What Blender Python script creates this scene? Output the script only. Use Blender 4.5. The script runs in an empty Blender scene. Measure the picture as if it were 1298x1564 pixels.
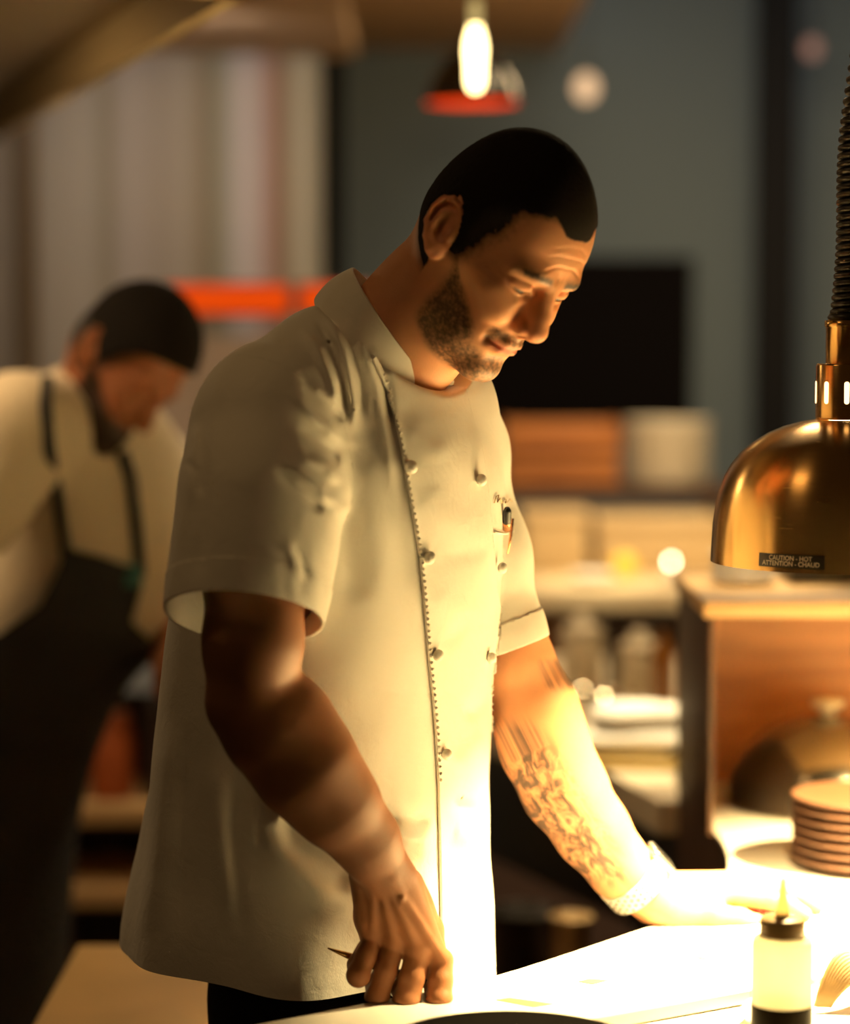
import bpy, bmesh, math, random
import numpy as np
from mathutils import Vector, Matrix
random.seed(7)
C = bpy.context.scene.collection
f32 = np.float32

# ------------------------------------------------------------------ camera model
FPX = 3720.0                       # focal length in pixels of the 1298 x 1564 frame
CAM_Z = 1.62
PITCH = math.atan((782 - 500) / FPX)
_fw = np.array([0, math.cos(PITCH), -math.sin(PITCH)])
_up = np.array([0, math.sin(PITCH), math.cos(PITCH)])

def P(px, py, Y):
    """world point seen at a pixel of the photograph at depth Y"""
    d = np.array([1.0, 0, 0]) * (px - 649) / FPX + _up * (782 - py) / FPX + _fw
    d = d * (Y / d[1])
    return np.array([d[0], d[1], d[2] + CAM_Z])

def PZ(px, py, z):
    """world point seen at a pixel, on the level plane at height z"""
    d = np.array([1.0, 0, 0]) * (px - 649) / FPX + _up * (782 - py) / FPX + _fw
    t = (z - CAM_Z) / d[2]
    return np.array([d[0] * t, d[1] * t, z])

def proj(p):
    """pixel coordinates of world points (N,3)"""
    q = p - np.array([0, 0, CAM_Z], dtype=p.dtype)
    dz = q @ _fw.astype(p.dtype)
    return 649 + FPX * q[:, 0] / dz, 782 - FPX * (q @ _up.astype(p.dtype)) / dz

# ------------------------------------------------------------------ distance fields
def smin(a, b, k):
    h = np.clip(0.5 + 0.5 * (b - a) / k, 0, 1)
    return b + (a - b) * h - k * h * (1 - h)
def smax(a, b, k):
    return -smin(-a, -b, k)
def sphere(p, c, r):
    return np.sqrt(((p - np.asarray(c, f32)) ** 2).sum(1)) - f32(r)
def ellip(p, c, r, R=None):
    q = p - np.asarray(c, f32)
    if R is not None:
        q = q @ np.asarray(R, f32)
    r = np.asarray(r, f32)
    k0 = np.sqrt(((q / r) ** 2).sum(1)); k1 = np.sqrt(((q / (r * r)) ** 2).sum(1)) + 1e-9
    return k0 * (k0 - 1) / k1
def cone(p, a, b, ra, rb):
    a = np.asarray(a, f32); b = np.asarray(b, f32); ba = b - a
    t = np.clip(((p - a) @ ba) / f32((ba * ba).sum() + 1e-12), 0, 1)
    q = p - a - t[:, None] * ba
    return np.sqrt((q * q).sum(1)) - (f32(ra) + f32(rb - ra) * t)
def chain(p, pts, rad, k=0.01):
    d = None
    for i in range(len(pts) - 1):
        e = cone(p, pts[i], pts[i + 1], rad[i], rad[i + 1])
        d = e if d is None else smin(d, e, k)
    return d
def rbox(p, c, h, r, R=None):
    q = p - np.asarray(c, f32)
    if R is not None:
        q = q @ np.asarray(R, f32)
    q = np.abs(q) - (np.asarray(h, f32) - f32(r))
    return np.sqrt((np.maximum(q, 0) ** 2).sum(1)) + np.minimum(q.max(1), 0) - f32(r)
def sstep(a, b, x):
    t = np.clip((x - a) / (b - a), 0, 1)
    return t * t * (3 - 2 * t)
def poly_dist2(x, y, pts):
    """distance of 2-D points to a polyline, and the position along it (0..1)"""
    best = np.full(x.shape, 1e9, f32); tt = np.zeros(x.shape, f32)
    n = len(pts) - 1
    for i in range(n):
        ax, ay = pts[i]; bx, by = pts[i + 1]
        dx, dy = bx - ax, by - ay
        t = np.clip(((x - ax) * dx + (y - ay) * dy) / (dx * dx + dy * dy + 1e-9), 0, 1)
        d = np.hypot(x - ax - t * dx, y - ay - t * dy)
        m = d < best
        best = np.where(m, d, best); tt = np.where(m, (i + t) / n, tt)
    return best, tt
def side2(x, y, pts):
    """signed distance to an open 2-D polyline: positive on the right when walking along it (y down)"""
    best = np.full(x.shape, 1e9, f32); sg = np.ones(x.shape, f32)
    n = len(pts) - 1
    for i in range(n):
        ax, ay = pts[i]; bx, by = pts[i + 1]
        dx, dy = bx - ax, by - ay
        t = ((x - ax) * dx + (y - ay) * dy) / (dx * dx + dy * dy + 1e-9)
        if i > 0: t = np.maximum(t, 0)
        if i < n - 1: t = np.minimum(t, 1)
        d = np.hypot(x - ax - t * dx, y - ay - t * dy)
        s = np.where(dx * (y - ay) - dy * (x - ax) > 0, -1, 1)
        m = d < best - 1e-6
        best = np.where(m, d, best); sg = np.where(m, s, sg)
    return best * sg

def vnoise(p, s, seed=0):
    """smooth value noise in -1..1"""
    q = p / s
    i = np.floor(q).astype(np.int64); f = (q - i).astype(f32); f = f * f * (3 - 2 * f)
    def h(a, b, c):
        n = (a * 73856093) ^ (b * 19349663) ^ (c * 83492791) ^ (seed * 2654435761)
        n = (n ^ (n >> 13)) * 1274126177 & 0x7fffffff
        return ((n ^ (n >> 16)) & 0xffff).astype(f32) / 32767.5 - 1
    r = 0
    for dx in (0, 1):
        for dy in (0, 1):
            for dz in (0, 1):
                w = (f[:, 0] if dx else 1 - f[:, 0]) * (f[:, 1] if dy else 1 - f[:, 1]) * (f[:, 2] if dz else 1 - f[:, 2])
                r = r + w * h(i[:, 0] + dx, i[:, 1] + dy, i[:, 2] + dz)
    return r

def chunked(fn, p, n=400000):
    if len(p) <= n:
        return fn(p).astype(f32)
    return np.concatenate([fn(p[i:i + n]).astype(f32) for i in range(0, len(p), n)])

def surface(fn, lo, hi, h, B=8, slack=1.15, newton=2):
    """polygonise the zero level of a distance field: (verts, quads)"""
    lo = np.asarray(lo, float); hi = np.asarray(hi, float)
    nb = np.ceil((hi - lo) / (h * B)).astype(int) + 1
    g = np.stack(np.meshgrid(*[np.arange(n) for n in nb], indexing='ij'), -1).reshape(-1, 3)
    cen = (lo + (g + 0.5) * B * h).astype(f32)
    g = g[np.abs(chunked(fn, cen)) < 0.8661 * B * h * slack]
    off = np.stack(np.meshgrid(*[np.arange(B + 1)] * 3, indexing='ij'), -1).reshape(-1, 3)
    N = nb * B + 4
    keyv, pos, quads = [], [], []
    def key(c):
        return (c[:, 0].astype(np.int64) * N[1] + c[:, 1]) * N[2] + c[:, 2]
    for s in range(0, len(g), 1500):
        gb = g[s:s + 1500]
        idx = gb[:, None, :] * B + off[None]
        val = chunked(fn, (lo + idx.reshape(-1, 3) * h).astype(f32)).reshape(len(gb), B + 1, B + 1, B + 1)
        ins = val < 0
        # cells
        corner = [(a, b, c) for a in (0, 1) for b in (0, 1) for c in (0, 1)]
        sl = lambda a: slice(a, a + B)
        cnt = sum(ins[:, sl(a), sl(b), sl(c)].astype(np.int8) for a, b, c in corner)
        act = np.argwhere((cnt > 0) & (cnt < 8))
        if len(act) == 0: continue
        cv = np.stack([val[act[:, 0], act[:, 1] + a, act[:, 2] + b, act[:, 3] + c] for a, b, c in corner], 1)
        acc = np.zeros((len(act), 3)); num = np.zeros(len(act))
        for i in range(8):
            for ax in range(3):
                if corner[i][ax] == 0:
                    cj = list(corner[i]); cj[ax] = 1; j = corner.index(tuple(cj))
                    m = (cv[:, i] < 0) != (cv[:, j] < 0)
                    t = np.where(m, cv[:, i] / np.where(m, cv[:, i] - cv[:, j], 1), 0)
                    q = np.tile(np.array(corner[i], float), (len(act), 1)); q[:, ax] = t
                    acc += q * m[:, None]; num += m
        cell = gb[act[:, 0]] * B + act[:, 1:]
        pos.append(lo + (cell + acc / num[:, None]) * h); keyv.append(key(cell))
        for ax in range(3):
            s0 = [slice(0, B)] * 3; s1 = [slice(0, B)] * 3; s1[ax] = slice(1, B + 1)
            a = ins[(slice(None),) + tuple(s0)]; b = ins[(slice(None),) + tuple(s1)]
            e = np.argwhere(a != b)
            if len(e) == 0: continue
            flip = a[tuple(e.T)]
            c0 = gb[e[:, 0]] * B + e[:, 1:]
            u, v = (ax + 1) % 3, (ax + 2) % 3
            du = np.zeros(3, int); du[u] = 1; dv = np.zeros(3, int); dv[v] = 1
            q = np.stack([key(c0 - du - dv), key(c0 - dv), key(c0), key(c0 - du)], 1)
            q = np.where(flip[:, None], q, q[:, ::-1])
            quads.append(q)
    keyv = np.concatenate(keyv); pos = np.concatenate(pos); quads = np.concatenate(quads)
    uk, first = np.unique(keyv, return_index=True)
    pos = pos[first]
    qi = np.searchsorted(uk, quads); qi = np.minimum(qi, len(uk) - 1)
    ok = (uk[qi] == quads).all(1)
    F = qi[ok]
    V = pos.astype(f32)
    for _ in range(newton):
        e = f32(h * 0.5)
        d0 = chunked(fn, V)
        gr = np.stack([chunked(fn, V + np.eye(3, dtype=f32)[k] * e) - chunked(fn, V - np.eye(3, dtype=f32)[k] * e) for k in range(3)], 1) / (2 * e)
        g2 = (gr * gr).sum(1) + 1e-6
        V = V - gr * np.clip(d0 / g2, -h, h)[:, None] * f32(0.8)
    return V, F

def tri(F):
    return np.concatenate([F[:, [0, 1, 2]], F[:, [0, 2, 3]]]) if F.shape[1] == 4 else F

def clip_mesh(V, T, g):
    """keep the part of a triangle mesh where g < 0, cut exactly along g = 0"""
    V = np.asarray(V, float); g = np.asarray(g, float)
    g = np.where(np.abs(g) < 1e-7, -1e-7, g)
    ins = g < 0
    k = ins[T].sum(1)
    keep = T[k == 3]
    newV = [V]; base = len(V)
    out = [keep]
    mixed = T[(k == 1) | (k == 2)]
    if len(mixed):
        im = ins[mixed]; odd = np.where(im.sum(1) == 1, im.argmax(1), (~im).argmax(1))
        r = np.arange(len(mixed))
        a = mixed[r, odd]; b = mixed[r, (odd + 1) % 3]; c = mixed[r, (odd + 2) % 3]
        one = im.sum(1) == 1
        def cut(i, j):
            lo_, hi_ = np.minimum(i, j), np.maximum(i, j)
            return lo_.astype(np.int64) * base + hi_
        kab, kac = cut(a, b), cut(a, c)
        uk, inv = np.unique(np.concatenate([kab, kac]), return_inverse=True)
        i, j = uk // base, uk % base
        t = (g[i] / (g[i] - g[j]))[:, None]
        newV.append(V[i] * (1 - t) + V[j] * t)
        vab, vac = base + inv[:len(a)], base + inv[len(a):]
        out.append(np.stack([a, vab, vac], 1)[one])
        out.append(np.stack([b, c, vab], 1)[~one]); out.append(np.stack([c, vac, vab], 1)[~one])
    V2 = np.concatenate(newV); T2 = np.concatenate(out)
    return compact(V2, T2)

def compact(V, T, *attrs):
    used = np.zeros(len(V), bool); used[T] = True
    m = np.cumsum(used) - 1
    r = (V[used], m[T])
    return r if not attrs else r + tuple(a[used] for a in attrs)

def vnormals(V, T):
    n = np.zeros((len(V), 3))
    fn_ = np.cross(V[T[:, 1]] - V[T[:, 0]], V[T[:, 2]] - V[T[:, 0]])
    for i in range(3):
        np.add.at(n, T[:, i], fn_)
    return n / (np.linalg.norm(n, axis=1)[:, None] + 1e-12)

# ------------------------------------------------------------------ objects
def link_mesh(name, V, F, mat=None, parent=None, smooth=True, attrs=None):
    me = bpy.data.meshes.new(name)
    V = np.ascontiguousarray(V, dtype=np.float32); F = np.asarray(F)
    n, k = F.shape
    me.vertices.add(len(V)); me.vertices.foreach_set('co', V.ravel())
    me.loops.add(n * k); me.loops.foreach_set('vertex_index', F.astype(np.int32).ravel())
    me.polygons.add(n); me.polygons.foreach_set('loop_start', np.arange(0, n * k, k, dtype=np.int32))
    me.polygons.foreach_set('use_smooth', np.full(n, smooth))
    me.update(calc_edges=True); me.validate()
    if attrs:
        for an, av in attrs.items():
            av = np.asarray(av, np.float32)
            if av.ndim == 1:
                at = me.attributes.new(an, 'FLOAT', 'POINT'); at.data.foreach_set('value', av)
            else:
                if av.shape[1] == 3: av = np.concatenate([av, np.ones((len(av), 1), np.float32)], 1)
                at = me.attributes.new(an, 'FLOAT_COLOR', 'POINT'); at.data.foreach_set('color', np.ascontiguousarray(av).ravel())
    return link(name, me, mat, parent)

def link(name, me, mat=None, parent=None):
    o = bpy.data.objects.new(name, me)
    if mat: me.materials.append(mat)
    C.objects.link(o)
    if parent:
        o.parent = parent
        o.matrix_parent_inverse = Matrix()
        o.location = Vector(o.location) - world_loc(parent)
        if parent.rotation_euler[2] or (parent.parent and parent.parent.rotation_euler[2]):
            pass
    return o
def world_loc(o):
    v = Vector(o.location)
    while o.parent:
        o = o.parent; v = v + Vector(o.location)
    return v

def empty(name, loc=(0, 0, 0)):
    o = bpy.data.objects.new(name, None); C.objects.link(o); o.location = loc
    o.empty_display_size = 0.05
    return o
def tag(o, label=None, cat=None, group=None, kind=None):
    if label: o['label'] = label
    if cat: o['category'] = cat
    if group: o['group'] = group
    if kind: o['kind'] = kind
    return o

def thicken(o, t, offset=-1):
    m = o.modifiers.new('thickness', 'SOLIDIFY'); m.thickness = t; m.offset = offset; m.use_even_offset = False
    return o

class MB:
    """collects shapes, given in world coordinates, for ONE mesh object"""
    def __init__(s): s.b = bmesh.new()
    def add(s, verts, faces, smooth=False):
        vs = [s.b.verts.new(tuple(map(float, v))) for v in verts]
        for f in faces:
            try:
                fc = s.b.faces.new([vs[i] for i in f]); fc.smooth = smooth
            except ValueError: pass
        return s
    def box(s, c, d, rz=0.0, bev=0.0, R=None):
        x, y, z = [v / 2 for v in d]
        t = bmesh.new()
        M = Matrix.Translation(Vector(c)) @ (R if R else Matrix.Rotation(rz, 4, 'Z'))
        bmesh.ops.create_cube(t, size=1, matrix=Matrix.Diagonal((d[0], d[1], d[2], 1)))
        if bev > 0:
            bmesh.ops.bevel(t, geom=t.edges[:], offset=bev, segments=2, profile=0.6, affect='EDGES')
        t.transform(M)
        s._merge(t, bev > 0)
        return s
    def _merge(s, t, smooth):
        me = bpy.data.meshes.new('tmp'); t.to_mesh(me); t.free()
        n0 = len(s.b.faces)
        s.b.from_mesh(me); bpy.data.meshes.remove(me)
        s.b.faces.ensure_lookup_table()
        if smooth:
            for f in s.b.faces[n0:]: f.smooth = True
    def lathe(s, c, prof, n=48, axis=(0, 0, 1), a0=0.0, a1=2 * math.pi):
        """profile of (radius, height) turned about an axis through c"""
        ax = Vector(axis).normalized(); q = ax.to_track_quat('Z', 'Y')
        full = abs(a1 - a0 - 2 * math.pi) < 1e-6
        m = n if full else n + 1
        vs, fs = [], []
        for r, h in prof:
            for i in range(m):
                a = a0 + (a1 - a0) * i / n
                v = Vector(c) + q @ Vector((max(r, 1e-5) * math.cos(a), max(r, 1e-5) * math.sin(a), h)); vs.append(v)
        for j in range(len(prof) - 1):
            for i in range(n):
                i2 = (i + 1) % m
                fs.append((j * m + i, j * m + i2, (j + 1) * m + i2, (j + 1) * m + i))
        s.add(vs, fs, True)
        return s
    def tube(s, pts, r, n=10, cap=True):
        pts = [Vector(p) for p in pts]
        rs = r if hasattr(r, '__len__') else [r] * len(pts)
        vs, fs = [], []
        prev = None
        for i, p in enumerate(pts):
            t = (pts[min(i + 1, len(pts) - 1)] - pts[max(i - 1, 0)]).normalized()
            if prev is None:
                u = t.orthogonal().normalized()
            else:
                u = (prev - t * prev.dot(t)).normalized()
            prev = u; w = t.cross(u)
            for k in range(n):
                a = 2 * math.pi * k / n
                vs.append(p + (u * math.cos(a) + w * math.sin(a)) * rs[i])
        for i in range(len(pts) - 1):
            for k in range(n):
                fs.append((i * n + k, i * n + (k + 1) % n, (i + 1) * n + (k + 1) % n, (i + 1) * n + k))
        if cap:
            fs.append(tuple(range(n))[::-1]); fs.append(tuple((len(pts) - 1) * n + k for k in range(n)))
        s.add(vs, fs, True)
        return s
    def ball(s, c, r, seg=20, R=None):
        t = bmesh.new(); bmesh.ops.create_uvsphere(t, u_segments=seg, v_segments=seg // 2 + 2, radius=1)
        r = r if hasattr(r, '__len__') else (r, r, r)
        t.transform(Matrix.Translation(Vector(c)) @ (R if R else Matrix()) @ Matrix.Diagonal((r[0], r[1], r[2], 1)))
        s._merge(t, True); return s
    def prism(s, poly, z0, z1, smooth=False):
        n = len(poly)
        vs = [(x, y, z0) for x, y in poly] + [(x, y, z1) for x, y in poly]
        fs = [tuple(range(n))[::-1], tuple(range(n, 2 * n))] + [(i, (i + 1) % n, n + (i + 1) % n, n + i) for i in range(n)]
        s.add(vs, fs, smooth); return s
    def build(s, name, mat=None, parent=None, origin=None, bevel=0.0, seg=2):
        bmesh.ops.recalc_face_normals(s.b, faces=s.b.faces[:])
        if origin is not None:
            s.b.transform(Matrix.Translation(-Vector(origin)))
        me = bpy.data.meshes.new(name); s.b.to_mesh(me); s.b.free()
        o = bpy.data.objects.new(name, me)
        if mat: me.materials.append(mat)
        C.objects.link(o)
        if origin is not None: o.location = origin
        if parent:
            o.parent = parent; o.location = Vector(o.location) - world_loc(parent)
        if bevel > 0:
            m = o.modifiers.new('bevel', 'BEVEL'); m.width = bevel; m.segments = seg; m.limit_method = 'ANGLE'; m.angle_limit = math.radians(40)
        return o

def copy_tree(o, loc=None, parent=None, rz=None):
    c = o.copy(); C.objects.link(c)
    if parent is not None: c.parent = parent
    if loc is not None: c.location = loc
    if rz is not None: c.rotation_euler[2] = rz
    for ch in list(o.children):
        copy_tree(ch, parent=c)
    return c

# ------------------------------------------------------------------ materials
def srgb(r, g, b):
    f = lambda c: (c / 255) / 12.92 if c <= 10 else ((c / 255 + 0.055) / 1.055) ** 2.4
    return (f(r), f(g), f(b), 1)
def mat(name, col=(0.8, 0.8, 0.8, 1), rough=0.5, metal=0.0, bump=0.0, bscale=200.0, var=0.0, vscale=8.0, **kw):
    m = bpy.data.materials.new(name); m.use_nodes = True
    nt = m.node_tree; b = nt.nodes['Principled BSDF']
    b.inputs['Base Color'].default_value = col; b.inputs['Roughness'].default_value = rough; b.inputs['Metallic'].default_value = metal
    for k, v in kw.items():
        b.inputs[k.replace('_', ' ')].default_value = v
    if var > 0 or bump > 0:
        tc = nt.nodes.new('ShaderNodeTexCoord')
    if var > 0:
        nz = nt.nodes.new('ShaderNodeTexNoise'); nz.inputs['Scale'].default_value = vscale; nz.inputs['Detail'].default_value = 5
        nt.links.new(tc.outputs['Object'], nz.inputs['Vector'])
        mx = nt.nodes.new('ShaderNodeMix'); mx.data_type = 'RGBA'
        mx.inputs[6].default_value = [c * (1 - var) for c in col[:3]] + [1]
        mx.inputs[7].default_value = [min(1, c * (1 + var)) for c in col[:3]] + [1]
        nt.links.new(nz.outputs['Fac'], mx.inputs[0]); nt.links.new(mx.outputs[2], b.inputs['Base Color'])
    if bump > 0:
        n2 = nt.nodes.new('ShaderNodeTexNoise'); n2.inputs['Scale'].default_value = bscale; n2.inputs['Detail'].default_value = 4
        nt.links.new(tc.outputs['Object'], n2.inputs['Vector'])
        bp = nt.nodes.new('ShaderNodeBump'); bp.inputs['Strength'].default_value = bump; bp.inputs['Distance'].default_value = 0.002
        nt.links.new(n2.outputs['Fac'], bp.inputs['Height']); nt.links.new(bp.outputs['Normal'], b.inputs['Normal'])
    return m
def emit(name, col, strength):
    m = bpy.data.materials.new(name); m.use_nodes = True
    nt = m.node_tree; nt.nodes.clear()
    e = nt.nodes.new('ShaderNodeEmission'); e.inputs['Color'].default_value = col; e.inputs['Strength'].default_value = strength
    o = nt.nodes.new('ShaderNodeOutputMaterial'); nt.links.new(e.outputs[0], o.inputs[0])
    return m
def wood(name, c1, c2, scale=6.0, rough=0.45, axis='X'):
    m = mat(name, c1, rough); nt = m.node_tree; b = nt.nodes['Principled BSDF']
    tc = nt.nodes.new('ShaderNodeTexCoord'); mp = nt.nodes.new('ShaderNodeMapping')
    mp.inputs['Scale'].default_value = {'X': (0.15, 1.6, 1.6), 'Y': (1.6, 0.15, 1.6), 'Z': (1.6, 1.6, 0.15)}[axis]
    nz = nt.nodes.new('ShaderNodeTexNoise'); nz.inputs['Scale'].default_value = scale * 4; nz.inputs['Detail'].default_value = 6; nz.inputs['Distortion'].default_value = 1.5
    nt.links.new(tc.outputs['Object'], mp.inputs['Vector']); nt.links.new(mp.outputs[0], nz.inputs['Vector'])
    r = nt.nodes.new('ShaderNodeValToRGB'); r.color_ramp.elements[0].color = c1; r.color_ramp.elements[1].color = c2
    r.color_ramp.elements[0].position = 0.35; r.color_ramp.elements[1].position = 0.7
    nt.links.new(nz.outputs['Fac'], r.inputs[0]); nt.links.new(r.outputs[0], b.inputs['Base Color'])
    return m
# ================================================================== the standing chef
def unit(v): v = np.asarray(v, float); return v / np.linalg.norm(v)
FB = unit([0.85, -0.53, 0]); LB = unit([0.53, 0.85, 0])        # the way his body faces, and his left

# ---- head frame
def head_frame(yaw, pitch, roll):
    y, p, r = map(math.radians, (yaw, pitch, roll))
    h = np.array([math.cos(y), -math.sin(y), 0]); l = np.array([math.sin(y), math.cos(y), 0])
    f = h * math.cos(p) + np.array([0, 0, -math.sin(p)])
    u = h * math.sin(p) + np.array([0, 0, math.cos(p)])
    return f, l * math.cos(r) - u * math.sin(r), u * math.cos(r) + l * math.sin(r)
HF, HL, HU = head_frame(50, 42, 9.5)
_o, _n = np.stack(head_frame(50, 36, 9.5), 1), np.stack(head_frame(50, 42, 9.5), 1)
_eye = np.array([0.0885, 0.0, 0.008]) * 0.945
HO = np.array([0.0650, 2.43, 1.6945]) + _o @ _eye - _n @ _eye
HM = np.stack([HF, HL, HU], 1).astype(f32)          # local -> world: HM @ q
HS = 0.945
HW = np.array([1.0, 0.90, 1.0])                      # a narrow head
def to_head(p): return (((p - HO.astype(f32)) @ HM) / f32(HS) / HW).astype(f32)
def from_head(q): return HO + (np.asarray(q, float) * HS * HW) @ HM.T.astype(float)

def mir(c, s): return (c[0], s * c[1], c[2])
def eye_open(q, A):
    return None

EYE_C = (0.0775, 0.0325, 0.0105); EYE_R = 0.0122
def ear_coords(A):
    """forward, outward and upward in the ear, for points with positive sideways"""
    a = math.radians(14)
    ex = np.array([math.cos(a), 0.0, math.sin(a)]); ez = np.array([-math.sin(a), 0.0, math.cos(a)])
    ta = math.radians(24)
    fx = np.array([ex[0] * math.cos(ta), -math.sin(ta), ex[2] * math.cos(ta)])      # the ear stands off towards the back
    R = np.stack([fx, np.cross(ez, fx), ez], 1)
    return (A - np.array((-0.0105, 0.0800, 0.0010), f32)) @ R.astype(f32) / f32(0.95)

def face_sdf(q):
    """head without neck, in head coordinates (forward, left, up) about the middle between the ears"""
    A = q.copy(); A[:, 1] = np.abs(A[:, 1])              # symmetric copy
    d = ellip(q, (-0.001, 0, 0.034), (0.090, 0.0765, 0.097))
    d = smin(d, ellip(q, (0.031, 0, 0.040), (0.057, 0.063, 0.060)), 0.03)
    d = smin(d, ellip(q, (-0.030, 0, 0.005), (0.058, 0.064, 0.062)), 0.03)
    # mid face, jaw
    d = smin(d, ellip(q, (0.040, 0, -0.018), (0.051, 0.0585, 0.062)), 0.025)
    d = smin(d, ellip(A, (0.058, 0.041, -0.011), (0.025, 0.021, 0.019)), 0.018)
    jaw = chain(A, [(0.016, 0.050, -0.026), (0.029, 0.045, -0.056), (0.055, 0.032, -0.081), (0.077, 0.012, -0.097)], [0.017, 0.017, 0.0165, 0.016], 0.012)
    d = smin(d, jaw, 0.028)
    d = smin(d, ellip(q, (0.044, 0, -0.062), (0.046, 0.044, 0.036)), 0.022)
    d = smin(d, ellip(q, (0.0825, 0, -0.0965), (0.0165, 0.021, 0.0165)), 0.014)
    d = smin(d, ellip(q, (0.068, 0, -0.053), (0.0285, 0.031, 0.031)), 0.018)
    # brow
    brow = chain(A, [(0.0870, 0.010, 0.0260), (0.0860, 0.028, 0.0305), (0.0715, 0.047, 0.0270)], [0.010, 0.0105, 0.009], 0.01)
    d = smin(d, brow, 0.012)
    # eye hollow
    d = smax(d, -ellip(A, (0.1005, 0.0330, 0.0100), (0.0150, 0.0195, 0.0105)), 0.012)
    d = smax(d, -ellip(A, (0.1000, 0.0170, 0.0080), (0.0090, 0.0075, 0.0120)), 0.010)
    # lids
    lid = sphere(A, EYE_C, EYE_R + 0.0018)
    d = smin(d, lid, 0.004)
    d = smin(d, chain(A, [(0.088, 0.0175, 0.0075), (0.0905, 0.030, 0.0160), (0.0805, 0.046, 0.0120)], [0.0022, 0.0036, 0.0026], 0.004), 0.005)
    # pouch below the eye
    d = smin(d, chain(A, [(0.0885, 0.020, -0.0035), (0.0885, 0.033, -0.0065), (0.079, 0.046, -0.0015)], [0.0022, 0.0032, 0.0022], 0.004), 0.006)
    # nose
    nose = chain(q, [(0.0925, 0, 0.0240), (0.0985, 0, 0.0080), (0.1065, 0, -0.0080), (0.1120, 0, -0.0185)], [0.0085, 0.0082, 0.0098, 0.0112], 0.008)
    nose = smin(nose, ellip(q, (0.1125, 0, -0.0220), (0.0118, 0.0130, 0.0108)), 0.006)
    nose = smin(nose, ellip(A, (0.1010, 0.0140, -0.0265), (0.0110, 0.0068, 0.0085)), 0.006)
    nose = smin(nose, cone(q, (0.110, 0, -0.029), (0.097, 0, -0.038), 0.0048, 0.0060), 0.006)
    nose = smin(nose, ellip(q, (0.090, 0, -0.012), (0.014, 0.016, 0.020)), 0.012)
    d = smin(d, nose, 0.0085)
    d = smax(d, -ellip(A, (0.1055, 0.0080, -0.0340), (0.0065, 0.0034, 0.0052)), 0.003)
    # fold from the nose to the mouth
    d = smax(d, -chain(A, [(0.0975, 0.0205, -0.0235), (0.0945, 0.0270, -0.0370), (0.0870, 0.0345, -0.0520)], [0.0022, 0.0024, 0.0014], 0.003), 0.005)
    # cheek swell beside the fold
    d = smin(d, ellip(A, (0.078, 0.036, -0.022), (0.018, 0.014, 0.016)), 0.012)
    # lips
    d = smin(d, chain(A, [(0.0990, 0.0, -0.0522), (0.0975, 0.010, -0.0528), (0.0840, 0.0255, -0.0580)], [0.0050, 0.0046, 0.0028], 0.004), 0.006)
    d = smin(d, chain(A, [(0.0965, 0.0, -0.0640), (0.0940, 0.011, -0.0635), (0.0840, 0.0245, -0.0595)], [0.0062, 0.0056, 0.0026], 0.004), 0.006)
    d = smax(d, -chain(A, [(0.1050, 0.0, -0.0582), (0.1020, 0.011, -0.0580), (0.0875, 0.0275, -0.0590)], [0.0016, 0.0016, 0.0018], 0.002), 0.0025)
    d = smax(d, -ellip(q, (0.1035, 0, -0.0765), (0.0085, 0.017, 0.0060)), 0.012)      # hollow over the chin
    d = smax(d, -ellip(A, (0.088, 0.030, -0.0600), (0.004, 0.004, 0.0045)), 0.006)
    # temples and cheek hollow
    d = smax(d, -ellip(A, (0.060, 0.083, 0.035), (0.024, 0.018, 0.024)), 0.03)
    d = smax(d, -ellip(A, (0.045, 0.079, -0.045), (0.028, 0.022, 0.022)), 0.03)
    # ears
    if True:
        m = (A[:, 1] > 0.045) & (np.abs(A[:, 0] - 0.004) < 0.06) & (np.abs(A[:, 2] - 0.01) < 0.06)
        if m.any():
            e = ear_coords(A[m])     # e: forward, out, up in the ear
            disc = ellip(e, (-0.001, 0, 0.004), (0.0190, 0.0048, 0.0285))
            disc = smin(disc, ellip(e, (0.004, 0.0, -0.024), (0.0100, 0.0050, 0.0110)), 0.008)
            rim = [(0.014, 0.001, 0.004), (0.0165, 0.003, 0.017), (0.0105, 0.004, 0.0285), (-0.001, 0.005, 0.0335), (-0.0125, 0.0055, 0.0285), (-0.0190, 0.0055, 0.0150), (-0.0190, 0.005, -0.001), (-0.0125, 0.004, -0.0165), (-0.003, 0.002, -0.0270)]
            h = chain(e, rim, [0.0030, 0.0032, 0.0034, 0.0034, 0.0034, 0.0034, 0.0032, 0.0034, 0.0050], 0.003)
            anti = chain(e, [(0.006, 0.001, 0.022), (-0.006, 0.0035, 0.014), (-0.0105, 0.004, 0.001), (-0.006, 0.0035, -0.012), (0.003, 0.003, -0.0165)], [0.0026, 0.0034, 0.0034, 0.0034, 0.0034], 0.004)
            trag = ellip(e, (0.0135, 0.0045, -0.004), (0.0045, 0.0035, 0.0062))
            ear = smin(smin(disc, h, 0.003), anti, 0.004)
            ear = smax(ear, -ellip(e, (0.0030, 0.0070, -0.001), (0.0100, 0.0098, 0.0140)), 0.003)
            ear = smax(ear, -chain(e, [(-0.0150, 0.0060, 0.002), (-0.0145, 0.0065, 0.014), (-0.007, 0.0065, 0.0265), (0.005, 0.005, 0.0235)], [0.0022, 0.0028, 0.0030, 0.0024], 0.003), 0.002)
            ear = smin(ear, trag, 0.003)
            root = ellip(e, (0.010, -0.010, 0.002), (0.012, 0.014, 0.022))
            ear = smin(ear, root, 0.006)
            d[m] = smin(d[m], ear, 0.005)
    return d

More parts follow.
